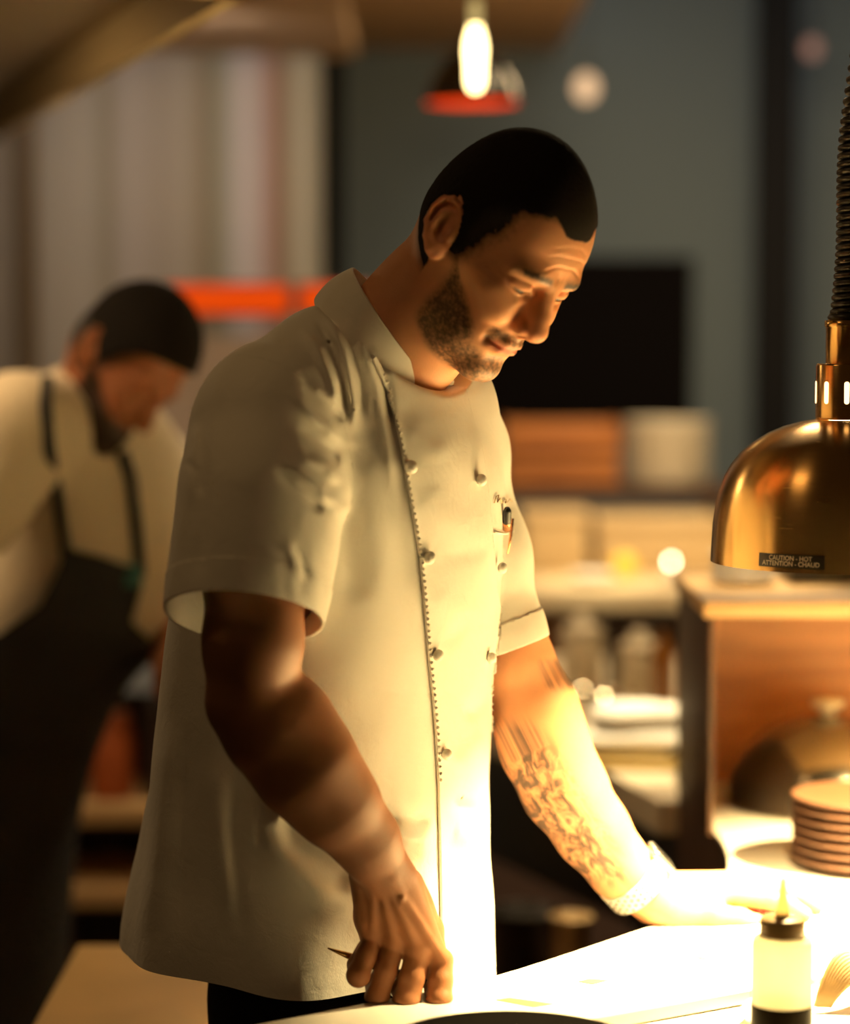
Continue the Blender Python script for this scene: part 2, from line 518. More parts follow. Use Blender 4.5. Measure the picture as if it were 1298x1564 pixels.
def wrinkles(q):
    """shallow folds of the forehead and round the eye, as depth"""
    A = np.abs(q[:, 1]); w = np.zeros(len(q), f32)
    front = sstep(0.04, 0.07, q[:, 0])
    for u0, amp, wd, hw in ((0.0480, 0.0008, 0.0017, 0.040), (0.0600, 0.0006, 0.0017, 0.034), (0.0700, 0.00035, 0.0018, 0.036)):
        c = u0 - 0.003 + 0.004 * np.cos(A * 70) - 0.10 * np.maximum(A - 0.02, 0) + 0.0007 * np.sin(A * 200 + u0 * 900)
        w += amp * np.exp(-((q[:, 2] - c) / wd) ** 2) * (1 - sstep(hw * 0.6, hw, A))
        w -= 0.5 * amp * np.exp(-((q[:, 2] - c - 0.0045) / (wd * 1.6)) ** 2) * (1 - sstep(hw * 0.6, hw, A))
    w *= front
    for k in range(3):                                      # crow's feet
        x0, z0 = 0.071, 0.012 - 0.005 * k
        t = np.clip((0.071 - q[:, 0]) / 0.016, 0, 1)
        c = z0 + (0.004 - 0.006 * k) * t
        w += 0.0005 * np.exp(-((q[:, 2] - c) / 0.0011) ** 2) * ((q[:, 0] < 0.0725) & (q[:, 0] > 0.054)) * (A > 0.035)
    for a0 in (0.004,):                                      # frown line
        w += 0.0008 * np.exp(-((A - a0 - 0.002) / 0.0016) ** 2) * np.exp(-((q[:, 2] - 0.034) / 0.008) ** 2) * (q[:, 0] > 0.07)
    return w

def lid_slit(q):
    """opening between the lids: a curved lens-shaped cut looking down"""
    A = q.copy(); A[:, 1] = np.abs(A[:, 1])
    e = A - np.array(EYE_C, f32)
    x = e[:, 1] / f32(0.0128)
    mid = -0.0028 - 0.0008 * (1 - x * x)
    half = 0.0018 * np.maximum(1 - x * x, 0)
    cut = np.abs(e[:, 2] - mid) - half
    rr = np.sqrt((e * e).sum(1))
    return np.maximum(cut, np.maximum(0.0004 - e[:, 0], np.abs(rr - 0.0138) - 0.0030))

NECK_A = from_head((-0.030, 0, -0.045)); NECK_B = P(615, 512, 2.475)
def neck_sdf(p):
    a = from_head((-0.028, 0, -0.010)); m = NECK_A * 0.45 + NECK_B * 0.55
    d = chain(p, [a, m, NECK_B, NECK_B + np.array([-0.05, 0.02, -0.10])], [0.049, 0.0505, 0.0545, 0.062], 0.03)
    # the strap muscles of the neck, throat
    for s in (-1, 1):
        j = from_head((-0.022, s * 0.052, -0.028)); k = NECK_B + FB * 0.036 + LB * s * 0.012 + np.array([0, 0, -0.022])
        d = smin(d, chain(p, [j, j * 0.5 + k * 0.5 + LB * s * 0.008, k], [0.015, 0.0125, 0.010], 0.01), 0.014)
    t = from_head((0.030, 0, -0.075))
    d = smin(d, cone(p, t, NECK_B + FB * 0.026 + np.array([0, 0, -0.02]), 0.030, 0.028), 0.03)
    return d

def head_sdf(p):
    q = to_head(p)
    d = face_sdf(q)
    d = smax(d, -lid_slit(q), 0.0012)
    d = d * f32(HS * 0.95)
    d = smin(d, neck_sdf(p), 0.022)
    near = np.abs(d) < 0.02
    d[near] += wrinkles(q[near]) * HS
    return d

# ---- arms and hands
AR = dict(pts=[P(400, 700, 2.350), P(392, 860, 2.315), P(386, 985, 2.285), P(374, 1072, 2.278), P(412, 1112, 2.286), P(468, 1172, 2.296), P(512, 1227, 2.306), P(557, 1281, 2.325), P(580, 1316, 2.340)],
          rad=[0.050, 0.050, 0.0440, 0.0350, 0.0430, 0.0475, 0.0395, 0.0300, 0.0265])
def arm_r_sdf(p):
    d = chain(p, AR['pts'][:4], AR['rad'][:4], 0.02)
    d = smin(d, chain(p, AR['pts'][3:], AR['rad'][3:], 0.02), 0.012)
    # muscle belly on top of the forearm, wrist bone
    d = smin(d, ellip(p, P(455, 1105, 2.302), (0.030, 0.030, 0.042)), 0.03)
    d = smin(d, sphere(p, P(560, 1322, 2.326), 0.0120), 0.014)
    return smin(d, hand_r_sdf(p), 0.016)
PZB = 0.960                                         # top of the serving slab
MCP = [P(571, 1430, 2.374), P(603, 1441, 2.368), P(638, 1453, 2.364), P(674, 1467, 2.371)]       # little ... index
PIP = [P(547, 1490, 2.352), P(576, 1524, 2.352), P(621, 1531, 2.349), P(671, 1529, 2.352)]
DIPo = [(-0.002, 0.018, 0.006), (-0.002, 0.020, 0.006), (-0.004, 0.021, 0.006), (-0.004, 0.020, 0.006)]
TIPo = [(0.008, 0.004, 0.016), (0.008, 0.005, 0.017), (0.008, 0.006, 0.018), (0.006, 0.006, 0.016)]
def hand_r_sdf(p):
    W = P(583, 1322, 2.342)
    d = None
    for i in range(4):
        s = W + (MCP[i] - W) * 0.15 + np.array([(-0.013, -0.004, 0.004, 0.011)[i], (0.010, 0.003, 0.0, 0.004)[i], 0])
        m = MCP[i] * 0.82 + s * 0.18
        e = cone(p, s, m, 0.0165, 0.0098)
        d = e if d is None else smin(d, e, 0.012)
    # palm and its outer edge
    d = smin(d, ellip(p, P(610, 1392, 2.388), (0.030, 0.014, 0.044)), 0.016)
    d = smin(d, chain(p, [P(563, 1345, 2.356), P(563, 1400, 2.376), P(568, 1450, 2.388)], [0.014, 0.0125, 0.010], 0.01), 0.014)
    for i in range(4):
        k = (0.0108, 0.0114, 0.0130, 0.0124)[i]
        d = smin(d, sphere(p, MCP[i] + np.array([0, -0.003, 0.001]), k * 0.92), 0.008)
        dip = PIP[i] + np.array(DIPo[i]); tip = dip + np.array(TIPo[i])
        mid = MCP[i] * 0.5 + PIP[i] * 0.5 + np.array([0, -0.001, 0])
        fg = chain(p, [MCP[i], mid, PIP[i], dip, tip], [k * 0.95, k * 0.97, k * 0.99, k * 0.86, k * 0.74], 0.003)
        fg = smin(fg, sphere(p, PIP[i] + np.array([0, -0.001, 0.0005]), k * 1.0), 0.004)
        d = smin(d, fg, 0.0022)
    # thumb, folded over the far side of the pen
    d = smin(d, chain(p, [P(622, 1350, 2.369), P(655, 1420, 2.396), P(668, 1480, 2.404), P(662, 1514, 2.396)], [0.016, 0.0140, 0.0118, 0.0100], 0.006), 0.010)
    # tendons
    for i in range(4):
        s = W + np.array([(-0.008, -0.002, 0.004, 0.010)[i], -0.016, -0.010])
        d = smin(d, cone(p, s, MCP[i] + np.array([0, -0.0095, 0.006]), 0.0020, 0.0030), 0.006)
    # veins
    d = smin(d, chain(p, [P(602, 1345, 2.336), P(613, 1372, 2.331), P(628, 1395, 2.345), P(632, 1430, 2.358)], [0.0017] * 4, 0.003), 0.004)
    d = smin(d, chain(p, [P(613, 1372, 2.331), P(607, 1400, 2.347), P(610, 1425, 2.359)], [0.0014] * 3, 0.003), 0.004)
    return smax(d, f32(PZB + 0.0002) - p[:, 2], 0.002)

AL = dict(pts=[P(694, 690, 2.63), P(742, 880, 2.625), P(778, 1005, 2.622), P(816, 1085, 2.622), P(832, 1140, 2.630), P(862, 1205, 2.640), P(905, 1270, 2.650), P(945, 1323, 2.660), P(972, 1352, 2.668)],
          rad=[0.040, 0.041, 0.0430, 0.0450, 0.0460, 0.0440, 0.0385, 0.0325, 0.0295])
HLpts = dict(W=P(985, 1362, 2.672))
def arm_l_sdf(p):
    d = chain(p, AL['pts'], AL['rad'], 0.02)
    return smin(d, hand_l_sdf(p), 0.020)
def hand_l_sdf(p):
    z = PZB
    W = P(992, 1368, 2.675)
    mcp = [P(1108, 1368, 2.690), P(1118, 1357, 2.712), P(1122, 1350, 2.735), P(1122, 1348, 2.756)]   # index .. little
    pip = [P(1178, 1374, 2.680), P(1196, 1364, 2.708), P(1196, 1356, 2.738), P(1180, 1354, 2.765)]
    d = None
    for i in range(4):
        s = W + np.array([0.012, (-0.012, -0.003, 0.006, 0.014)[i], (-0.006, 0, 0, -0.004)[i]])
        e = cone(p, s, mcp[i], 0.0215, 0.0125)
        d = e if d is None else smin(d, e, 0.016)
    for i in range(4):
        k = (0.0108, 0.0112, 0.0106, 0.0095)[i]
        tz = z + 0.0075
        dirv = unit((pip[i] - mcp[i]) * np.array([1, 1, 0]))
        dip = pip[i] + dirv * 0.020; dip[2] = (pip[i][2] + tz) / 2 + 0.002
        tip = dip + dirv * 0.017; tip[2] = tz
        fg = chain(p, [mcp[i], pip[i], dip, tip], [k * 1.08, k, k * 0.88, k * 0.74], 0.003)
        d = smin(d, fg, 0.004)
    # heel of the hand and thumb
    d = smin(d, ellip(p, P(1032, 1394, 2.672), (0.036, 0.018, 0.018)), 0.02)
    tb = [P(1035, 1398, 2.662), P(1088, 1397, 2.660), P(1130, 1404, 2.664), P(1160, 1411, 2.668)]
    d = smin(d, chain(p, tb, [0.0165, 0.0140, 0.0118, 0.0090], 0.006), 0.010)
    d = smax(d, f32(z + 0.0002) - p[:, 2], 0.002)
    return d

# ---- jacket: torso loft
ST = np.array([  # z, cx, cy, half width, half depth
    (0.86, -0.1300, 2.602, 0.206, 0.194), (0.99, -0.1290, 2.599, 0.198, 0.187), (1.06, -0.122, 2.592, 0.192, 0.174), (1.123, -0.1165, 2.581, 0.190, 0.167), (1.244, -0.103, 2.556, 0.190, 0.160),
    (1.351, -0.090, 2.530, 0.190, 0.152), (1.430, -0.076, 2.517, 0.188, 0.142), (1.490, -0.062, 2.505, 0.172, 0.122), (1.530, -0.047, 2.495, 0.140, 0.092), (1.580, -0.035, 2.487, 0.090, 0.060), (1.640, -0.03, 2.485, 0.06, 0.04)])
def torso_sdf(p):
    z = p[:, 2]
    cx, cy, a, b = [np.interp(z, ST[:, 0], _sm(ST[:, i])).astype(f32) for i in range(1, 5)]
    x = p[:, 0] - cx; y = p[:, 1] - cy
    u = x * f32(FB[0]) + y * f32(FB[1]); v = x * f32(LB[0]) + y * f32(LB[1])
    n = 2.25
    rho = ((np.abs(u) / b) ** n + (np.abs(v) / a) ** n) ** (1 / n) + 1e-6
    r = np.hypot(u, v) + 1e-6
    d = (rho - 1) / rho * r
    d = d * 0.93
    return smax(d, z - 1.575, 0.03)
def _sm(a): return a
_zz = np.linspace(ST[0, 0], ST[-1, 0], 120)
def _resample():
    out = [_zz]
    for i in range(1, 5):
        v = np.interp(_zz, ST[:, 0], ST[:, i])
        k = np.exp(-np.linspace(-2, 2, 15) ** 2); k /= k.sum()
        out.append(np.convolve(np.pad(v, 7, mode='edge'), k, 'valid'))
    return np.stack(out, 1)
ST = _resample()

SR = dict(pts=[P(405, 664, 2.362), P(400, 770, 2.325), P(385, 860, 2.308), P(371, 935, 2.300), P(360, 1020, 2.300)], rad=[0.0740, 0.0755, 0.0705, 0.0665, 0.066])
SL = dict(pts=[P(698, 690, 2.625), P(733, 850, 2.622), P(756, 978, 2.618), P(766, 1040, 2.615)], rad=[0.0520, 0.0500, 0.0500, 0.050])
def shoulder_sdf(p):
    d = chain(p, [P(580, 550, 2.475), P(502, 570, 2.425), P(436, 620, 2.385)], [0.048, 0.061, 0.069], 0.03)
    d = smin(d, chain(p, [P(618, 560, 2.50), P(668, 615, 2.57), P(698, 690, 2.62)], [0.050, 0.054, 0.052], 0.03), 0.03)
    return d
def sleeve_r_sdf(p): return chain(p, SR['pts'], SR['rad'], 0.03)
def sleeve_l_sdf(p): return chain(p, SL['pts'], SL['rad'], 0.03)

# folds: (pixel polyline, depth in m (+ ridge, - valley), width in px)
FOLDS = []
def fold(pts, amp, w, w1=None, ends=0.25): FOLDS.append((pts, amp, w, w1 or w, ends))
# shoulder pleats from the collar down to the armhole
fold([(508, 470), (535, 520), (552, 585), (556, 650)], -0.0051, 6)
fold([(495, 478), (525, 535), (540, 600), (545, 668)], 0.0051, 7)
fold([(478, 480), (508, 530), (524, 590), (530, 650)], -0.0058, 6)
fold([(455, 495), (485, 530), (507, 580), (516, 630)], 0.0043, 8)
fold([(520, 465), (552, 520), (575, 590), (590, 680), (608, 790)], 0.0043, 8)
fold([(530, 462), (562, 510), (590, 590), (604, 680)], -0.0036, 6)
# sleeve creases at the front of the armhole
fold([(452, 560), (478, 600), (508, 625), (524, 650)], -0.0040, 8)
fold([(440, 590), (470, 628), (500, 650), (522, 680)], 0.0040, 8)
fold([(452, 648), (480, 670), (506, 690), (520, 715)], -0.0040, 7)
fold([(440, 668), (470, 700), (500, 712), (518, 740)], 0.0036, 8)
fold([(415, 712), (445, 742), (475, 765), (496, 785)], -0.0045, 8)
fold([(425, 700), (462, 722), (490, 745), (505, 775)], 0.0039, 7)
fold([(430, 820), (450, 850), (462, 895)], 0.0022, 9)
fold([(445, 830), (462, 860), (470, 890)], -0.0022, 7)
fold([(318, 620), (312, 720), (310, 820), (300, 905)], -0.0028, 12)
fold([(300, 640), (296, 700), (292, 780)], 0.0022, 9)
fold([(340, 560), (322, 640), (318, 740)], 0.0022, 10)
fold([(281, 700), (300, 720), (308, 760)], -0.0018, 7)
# body: near panel
fold([(545, 690), (565, 760), (578, 850), (585, 950)], 0.004, 22)
fold([(528, 770), (535, 850), (540, 930)], -0.004, 16)
fold([(600, 700), (612, 800), (622, 900)], -0.002, 14)
fold([(360, 1180), (352, 1260), (360, 1340), (372, 1440)], -0.005, 12)
fold([(330, 1150), (335, 1230), (345, 1320), (370, 1420)], 0.006, 20)
fold([(270, 1080), (255, 1200), (240, 1320), (225, 1440)], 0.005, 22)
fold([(290, 1080), (285, 1200), (280, 1320), (275, 1460)], -0.004, 18)
fold([(405, 1220), (414, 1262), (440, 1310), (490, 1355), (548, 1385)], 0.013, 26, 34)
fold([(430, 1240), (452, 1290), (500, 1335), (548, 1365)], -0.012, 20, 26)
fold([(400, 1225), (395, 1262), (398, 1300)], -0.004, 8)
fold([(420, 1215), (425, 1240), (424, 1262)], 0.004, 6)
fold([(590, 1262), (625, 1280), (668, 1290)], 0.012, 16, 24)
fold([(560, 1230), (610, 1255), (664, 1262)], -0.007, 16)
# breast between the button rows
fold([(618, 640), (650, 680), (690, 700)], 0.0012, 17)
fold([(612, 610), (640, 650), (668, 690)], -0.0012, 12)
fold([(640, 740), (680, 790), (720, 812)], 0.0019, 20)
fold([(670, 850), (710, 845), (750, 830)], -0.0015, 15)
fold([(660, 900), (690, 930), (735, 950)], 0.0015, 22)
fold([(668, 990), (700, 960), (720, 930)], -0.0012, 12)
fold([(700, 620), (715, 680), (720, 720)], -0.0009, 10)
# far edge of the body
fold([(752, 1040), (738, 1070), (700, 1100)], -0.005, 14)
fold([(750, 1130), (720, 1150), (690, 1180)], 0.005, 22)
fold([(740, 1240), (715, 1235), (680, 1225)], -0.010, 10)
fold([(745, 1290), (715, 1275), (690, 1262)], 0.006, 18)
FN = np.array([0.0, -1, 0])
def folds_at(p):
    x, y = proj(p)
    w = np.zeros(len(p), f32)
    for pts, amp, w0, w1, ends in FOLDS:
        xs = [q[0] for q in pts]; ys = [q[1] for q in pts]; m4 = 3.2 * max(w0, w1)
        m = (x > min(xs) - m4) & (x < max(xs) + m4) & (y > min(ys) - m4) & (y < max(ys) + m4)
        if not m.any(): continue
        d, t = poly_dist2(x[m], y[m], pts)
        ww = w0 + (w1 - w0) * t
        taper = sstep(0, ends, t) * (1 - sstep(1 - ends, 1, t))
        w[m] += amp * np.exp(-(d / ww) ** 2) * taper
    return w

# the collar: a tilted ring at its foot and one at its top
CT = P(597, 492, 2.468); CF = unit(np.array([0.52, -0.22, -0.79])); CLt = unit(LB * 0.25 + np.array([0, 1.0, 0]) - CF * 0.2)
CLt = unit(CLt - CF * (CLt @ CF))
CB = P(570, 521, 2.472); CFb = unit(np.array([0.66, -0.30, -0.68])); CLb = unit(np.array([0.15, 0.97, 0.17])); CLb = unit(CLb - CFb * (CLb @ CFb))
CN = np.cross(CFb, CLb); CN = CN if CN[2] > 0 else -CN
def ring_b(a): return CB + (-math.cos(a)) * CFb * 0.071 + math.sin(a) * CLb * 0.080
def ring_t(a): return CT + (-math.cos(a)) * CF * 0.066 + math.sin(a) * CLt * 0.064
def collar_room(p):
    e = p - CB.astype(f32)
    q = np.sqrt(((e @ CFb.astype(f32)) / 0.071) ** 2 + ((e @ CLb.astype(f32)) / 0.080) ** 2)
    al = e @ CN.astype(f32)
    return np.where(q < 2.2, al - 0.001 - np.maximum(q - 1, 0) * 0.045 * sstep(2.2, 1.2, q) - 0.2 * sstep(1.3, 2.2, q), -1).astype(f32)
def jacket_parts(p):
    t = smin(torso_sdf(p), shoulder_sdf(p), 0.035)
    t = smax(t, collar_room(p), 0.006)
    return t, sleeve_r_sdf(p), sleeve_l_sdf(p)
def jacket_sdf(p):
    t, r, l = jacket_parts(p)
    z = p[:, 2]
    kr = 0.006 + 0.028 * sstep(1.42, 1.54, z)
    kl = 0.006 + 0.022 * sstep(1.42, 1.52, z)
    d = smin(smin(t, r, kr), l, kl)
    near = np.abs(d) < 0.035
    if near.any():
        q = p[near]
        side = sstep(0.03, -0.05, (q[:, 1] - f32(2.53)) - f32(0.10) * (q[:, 0] + f32(0.09)))
        w = folds_at(q) * side
        w = w + 0.0012 * vnoise(q, 0.05, 3) + 0.0022 * vnoise(q * np.array([1.6, 1.6, 0.7], f32), 0.11, 5) * sstep(1.5, 1.35, q[:, 2])
        # fine creases where the sleeve is set in
        px_, py_ = proj(q)
        mk = np.exp(-((px_ - 488) / 42) ** 2 - ((py_ - 680) / 105) ** 2)
        ph = (px_ * -0.55 + py_ * 0.84) / 5.2 + 2.2 * vnoise(q, 0.03, 21) + 1.2 * vnoise(q, 0.014, 22)
        w = w + 0.0016 * mk * np.sin(ph) * (0.6 + 0.6 * vnoise(q, 0.025, 23))
        mk = np.exp(-((px_ - 470) / 40) ** 2 - ((py_ - 880) / 45) ** 2)
        w = w + 0.0006 * mk * np.sin(px_ / 5.0 + 2 * vnoise(q, 0.03, 24))
        # vertical drape near the hem
        ang = np.arctan2(q[:, 1] - f32(2.555), q[:, 0] + f32(0.12))
        w = w + 0.006 * np.sin(ang * 7 + 0.6) * sstep(1.22, 0.98, q[:, 2]) * (r[near] > 0.02)
        d[near] -= w
    return d
import time as _t
_t0 = _t.time()
def lap(s): print('LAP', s, round(_t.time() - _t0, 1))
chef = empty('person', (-0.129, 2.602, 0.0))
tag(chef, 'person in white chef jacket at the serving counter, holding a pen, watch on left wrist', 'person')
hL = H_HEAD = 0.0013
cn = HO
# head and neck, arms with hands, chest inside the jacket: one skin
def head_only(p):
    return head_sdf(p)
V1, Q1 = surface(head_sdf, HO - 0.19, HO + 0.19, 0.0013); lap('head')
T1 = tri(Q1)
ncut = NECK_B + unit(NECK_B - NECK_A) * 0.035
V1, T1 = clip_mesh(V1, T1, (V1 - ncut) @ unit(NECK_B - NECK_A))
def bb(pts, m): a = np.array(pts); return a.min(0) - m, a.max(0) + m
lo, hi = bb(AR['pts'] + MCP + PIP, 0.075)
V2, Q2 = surface(arm_r_sdf, lo, hi, 0.0015); lap('arm r')
lo, hi = bb(AL['pts'] + [P(1260, 1420, 2.7)], 0.075)
V3, Q3 = surface(arm_l_sdf, lo, hi, 0.0016); lap('arm l')
def inner(p):
    t = smin(torso_sdf(p), shoulder_sdf(p), 0.03) + 0.030
    return smax(t, 1.02 - p[:, 2], 0.02)
V4, Q4 = surface(inner, (-0.45, 2.2, 0.86), (0.2, 2.9, 1.66), 0.008)
Ts = [T1, tri(Q2), tri(Q3), tri(Q4)]; Vs = [V1, V2, V3, V4]
offs = np.cumsum([0] + [len(v) for v in Vs[:-1]])
BV = np.concatenate(Vs).astype(f32); BT = np.concatenate([t + o for t, o in zip(Ts, offs)])
# ---- colouring of the skin
SKIN = np.array([0.60, 0.275, 0.135]); HAIR = np.array([0.020, 0.012, 0.008])
def hair_mask(q):
    """1 inside the cropped hair of the scalp"""
    A = np.abs(q[:, 1]); f, u = q[:, 0], q[:, 2]
    # the hairline seen from the side: (height, how far forward hair reaches)
    ff = np.interp(u, [-0.030, -0.012, 0.010, 0.030, 0.045, 0.056, 0.066, 0.076, 0.088, 0.105], [0.016, 0.022, 0.030, 0.036, 0.043, 0.047, 0.046, 0.050, 0.068, 0.110])
    # widow's peak in the middle of the forehead
    mid = np.interp(u, [0.060, 0.072, 0.080, 0.090, 0.105], [0.02, 0.060, 0.090, 0.12, 0.14])
    w = sstep(0.034, 0.014, A)
    ff = ff * (1 - w) + np.maximum(ff, mid) * w
    e = ff - f + 0.0030 * vnoise(q, 0.006, 11) + 0.0022 * vnoise(q, 0.0022, 12)
    soft = 0.006 + 0.010 * sstep(0.022, 0.045, A)
    m = sstep(-soft, 0.6 * soft, e)
    low = sstep(-0.050, -0.030, u + 0.45 * (f + 0.03))
    return m * np.where(f < -0.005, low, sstep(-0.024, -0.006, u))
def on_ear(q):
    A_ = q.copy(); A_[:, 1] = np.abs(A_[:, 1]); e = ear_coords(A_)
    return (np.hypot((e[:, 0] + 0.001) / 0.0215, (e[:, 2] - 0.001) / 0.0385) < 1) & (e[:, 1] > -0.0045) & (e[:, 1] < 0.02)
def beard_mask(q):
    A = np.abs(q[:, 1]); f, u = q[:, 0], q[:, 2]
    top = np.interp(f, [0.0, 0.018, 0.034, 0.050, 0.066, 0.080], [0.02, 0.0, -0.030, -0.040, -0.050, -0.062])   # upper edge of the beard
    bot = np.interp(f, [0.0, 0.020, 0.050, 0.085], [-0.072, -0.092, -0.112, -0.125])                            # it stops under the jaw
    cheek = sstep(0.006, -0.008, u - top) * sstep(0.014, 0.028, f) * sstep(-0.006, 0.006, u - bot)
    m = cheek * sstep(0.086, 0.074, f)
    must = sstep(-0.0395, -0.0445, u) * sstep(0.072, 0.082, f) * sstep(0.036, 0.028, A) * sstep(-0.064, -0.058, u)
    chin = sstep(-0.070, -0.077, u) * sstep(0.05, 0.06, f) * sstep(-0.006, 0.006, u - bot)
    gap = 1 - 0.7 * np.exp(-((A - 0.020) / 0.008) ** 2) * np.exp(-((u + 0.073) / 0.009) ** 2)
    m = np.maximum(np.maximum(m, must), chin) * gap
    lips = np.exp(-((u + 0.0588) / 0.0068) ** 4) * sstep(0.080, 0.086, f) * sstep(0.027, 0.021, A)
    return m * (1 - lips), lips
def skin_colour(V):
    q = to_head(V.astype(f32))
    n = len(V)
    col = np.tile(SKIN, (n, 1))
    onhead = np.linalg.norm(q, axis=1) < 0.17
    q = q[onhead]; c = col[onhead]
    A = np.abs(q[:, 1]); f, u = q[:, 0], q[:, 2]
    ear = on_ear(q)
    hm = hair_mask(q); hm[ear] = 0
    bm, lips = beard_mask(q); bm[ear] = 0
    nz = vnoise(q, 0.0035, 1) * 0.5 + vnoise(q, 0.0016, 2) * 0.5
    red = np.array([0.56, 0.22, 0.13])
    rm = np.exp(-(((f - 0.112) / 0.02) ** 2 + (A / 0.02) ** 2 + ((u + 0.022) / 0.016) ** 2)) * 0.55 + ear * 0.45
    c = c * (1 - rm[:, None]) + red * rm[:, None]
    c = c * (1 - 0.75 * lips[:, None]) + np.array([0.42, 0.12, 0.085]) * 0.75 * lips[:, None]
    b = np.clip(bm * (0.82 + 0.5 * nz), 0, 0.94)
    c = c * (1 - b[:, None]) + np.array([0.070, 0.040, 0.021]) * b[:, None]
    brow = np.exp(-((u - (0.0318 + 0.12 * (A - 0.02) - 2.3 * np.maximum(A - 0.03, 0) ** 1.5)) / 0.0056) ** 2) * sstep(0.006, 0.014, A) * sstep(0.056, 0.044, A) * (f > 0.055)
    b = np.clip(brow * (1.05 + 0.4 * nz), 0, 0.97)
    c = c * (1 - b[:, None]) + np.array([0.030, 0.017, 0.009]) * b[:, None]
    e = q - np.array(EYE_C, f32); e[:, 1] = np.abs(q[:, 1]) - EYE_C[1]
    lash = np.exp(-((e[:, 2] + 0.0013) / 0.0012) ** 2) * (np.abs(e[:, 1]) < 0.0125) * (np.hypot(e[:, 0], e[:, 2]) < 0.017) * (f > 0.074)
    c = c * (1 - 0.8 * lash[:, None]) + np.array([0.03, 0.02, 0.012]) * 0.8 * lash[:, None]
    b = np.clip(hm * (1.0 + 0.12 * nz), 0, 1)
    c = c * (1 - b[:, None]) + HAIR * b[:, None]
    col[onhead] = c
    return col
bcol = skin_colour(BV)
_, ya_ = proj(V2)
shade_fade = sstep(1320, 1440, ya_)[:, None]
bcol[offs[1]:offs[2]] *= np.array([0.34, 0.30, 0.28]) * (1 - shade_fade) + np.array([0.62, 0.56, 0.50]) * shade_fade        # tanned, hairy arm; shade also put into its colour, less on the hand
# tattoo on the left forearm
tmask = np.zeros(len(BV), f32)
s3 = slice(offs[2], offs[3])
px3, py3 = proj(V3)
axl = np.array(AL['pts'])
d_, t_ = poly_dist2(px3, py3, [(830, 1140), (862, 1205), (905, 1270), (952, 1335)])
sd = side2(px3, py3, [(800, 1080), (862, 1205), (905, 1270), (960, 1345)])
tm = sstep(16, -8, sd) * sstep(1085, 1120, py3) * sstep(1372, 1335, py3)
tm = np.maximum(tm, 0.75 * np.exp(-(sd - 12) ** 2 / 120) * sstep(1100, 1150, py3) * sstep(1320, 1290, py3))
tm = np.maximum(tm, sstep(-8, 4, side2(px3, py3, [(822, 985), (826, 1020), (842, 1062)])) * sstep(1060, 1045, py3) * sstep(1002, 1012, py3))
tmask[s3] = tm
tattoo_at = tmask
inkco = np.zeros((len(BV), 3), f32); inkco[s3, 0] = t_ * 3.0; inkco[s3, 1] = sd / 40.0; inkco[s3, 2] = V3[:, 1] * 3
m = bpy.data.materials.new('skin'); m.use_nodes = True
nt = m.node_tree; b = nt.nodes['Principled BSDF']; L = nt.links
at = nt.nodes.new('ShaderNodeAttribute'); at.attribute_name = 'tone'
ta = nt.nodes.new('ShaderNodeAttribute'); ta.attribute_name = 'ink'
tc = nt.nodes.new('ShaderNodeTexCoord')
ic = nt.nodes.new('ShaderNodeAttribute'); ic.attribute_name = 'inkco'
nz = nt.nodes.new('ShaderNodeTexNoise'); nz.inputs['Scale'].default_value = 2.6; nz.inputs['Detail'].default_value = 8; nz.inputs['Roughness'].default_value = 0.65; nz.inputs['Distortion'].default_value = 1.0
L.new(ic.outputs['Vector'], nz.inputs['Vector'])
rp = nt.nodes.new('ShaderNodeValToRGB'); rp.color_ramp.elements[0].position = 0.38; rp.color_ramp.elements[1].position = 0.56
L.new(nz.outputs['Fac'], rp.inputs[0])
mu = nt.nodes.new('ShaderNodeMath'); mu.operation = 'MULTIPLY'; L.new(rp.outputs[0], mu.inputs[0]); L.new(ta.outputs['Fac'], mu.inputs[1])
m2 = nt.nodes.new('ShaderNodeMath'); m2.operation = 'MULTIPLY'; L.new(mu.outputs[0], m2.inputs[0]); m2.inputs[1].default_value = 0.94
mx = nt.nodes.new('ShaderNodeMix'); mx.data_type = 'RGBA'; L.new(m2.outputs[0], mx.inputs[0]); L.new(at.outputs['Color'], mx.inputs[6]); mx.inputs[7].default_value = (0.040, 0.028, 0.022, 1)
# mottling
n3 = nt.nodes.new('ShaderNodeTexNoise'); n3.inputs['Scale'].default_value = 35; n3.inputs['Detail'].default_value = 4
L.new(tc.outputs['Object'], n3.inputs['Vector'])
mr = nt.nodes.new('ShaderNodeMapRange'); mr.inputs[3].default_value = 0.86; mr.inputs[4].default_value = 1.12; L.new(n3.outputs['Fac'], mr.inputs[0])
vm = nt.nodes.new('ShaderNodeVectorMath'); vm.operation = 'SCALE'; L.new(mx.outputs[2], vm.inputs[0]); L.new(mr.outputs[0], vm.inputs['Scale'])
L.new(vm.outputs[0], b.inputs['Base Color'])
b.inputs['Roughness'].default_value = 0.55; b.inputs['Specular IOR Level'].default_value = 0.28
b.inputs['Subsurface Weight'].default_value = 0.12; b.inputs['Subsurface Radius'].default_value = (1.0, 0.35, 0.15); b.inputs['Subsurface Scale'].default_value = 0.006
n4 = nt.nodes.new('ShaderNodeTexNoise'); n4.inputs['Scale'].default_value = 700; n4.inputs['Detail'].default_value = 3
L.new(tc.outputs['Object'], n4.inputs['Vector'])
bp = nt.nodes.new('ShaderNodeBump'); bp.inputs['Strength'].default_value = 0.25; bp.inputs['Distance'].default_value = 0.0012
L.new(n4.outputs['Fac'], bp.inputs['Height']); L.new(bp.outputs[0], b.inputs['Normal'])
M_SKIN = m
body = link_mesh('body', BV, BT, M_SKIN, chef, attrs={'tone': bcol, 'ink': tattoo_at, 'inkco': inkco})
lap('body')
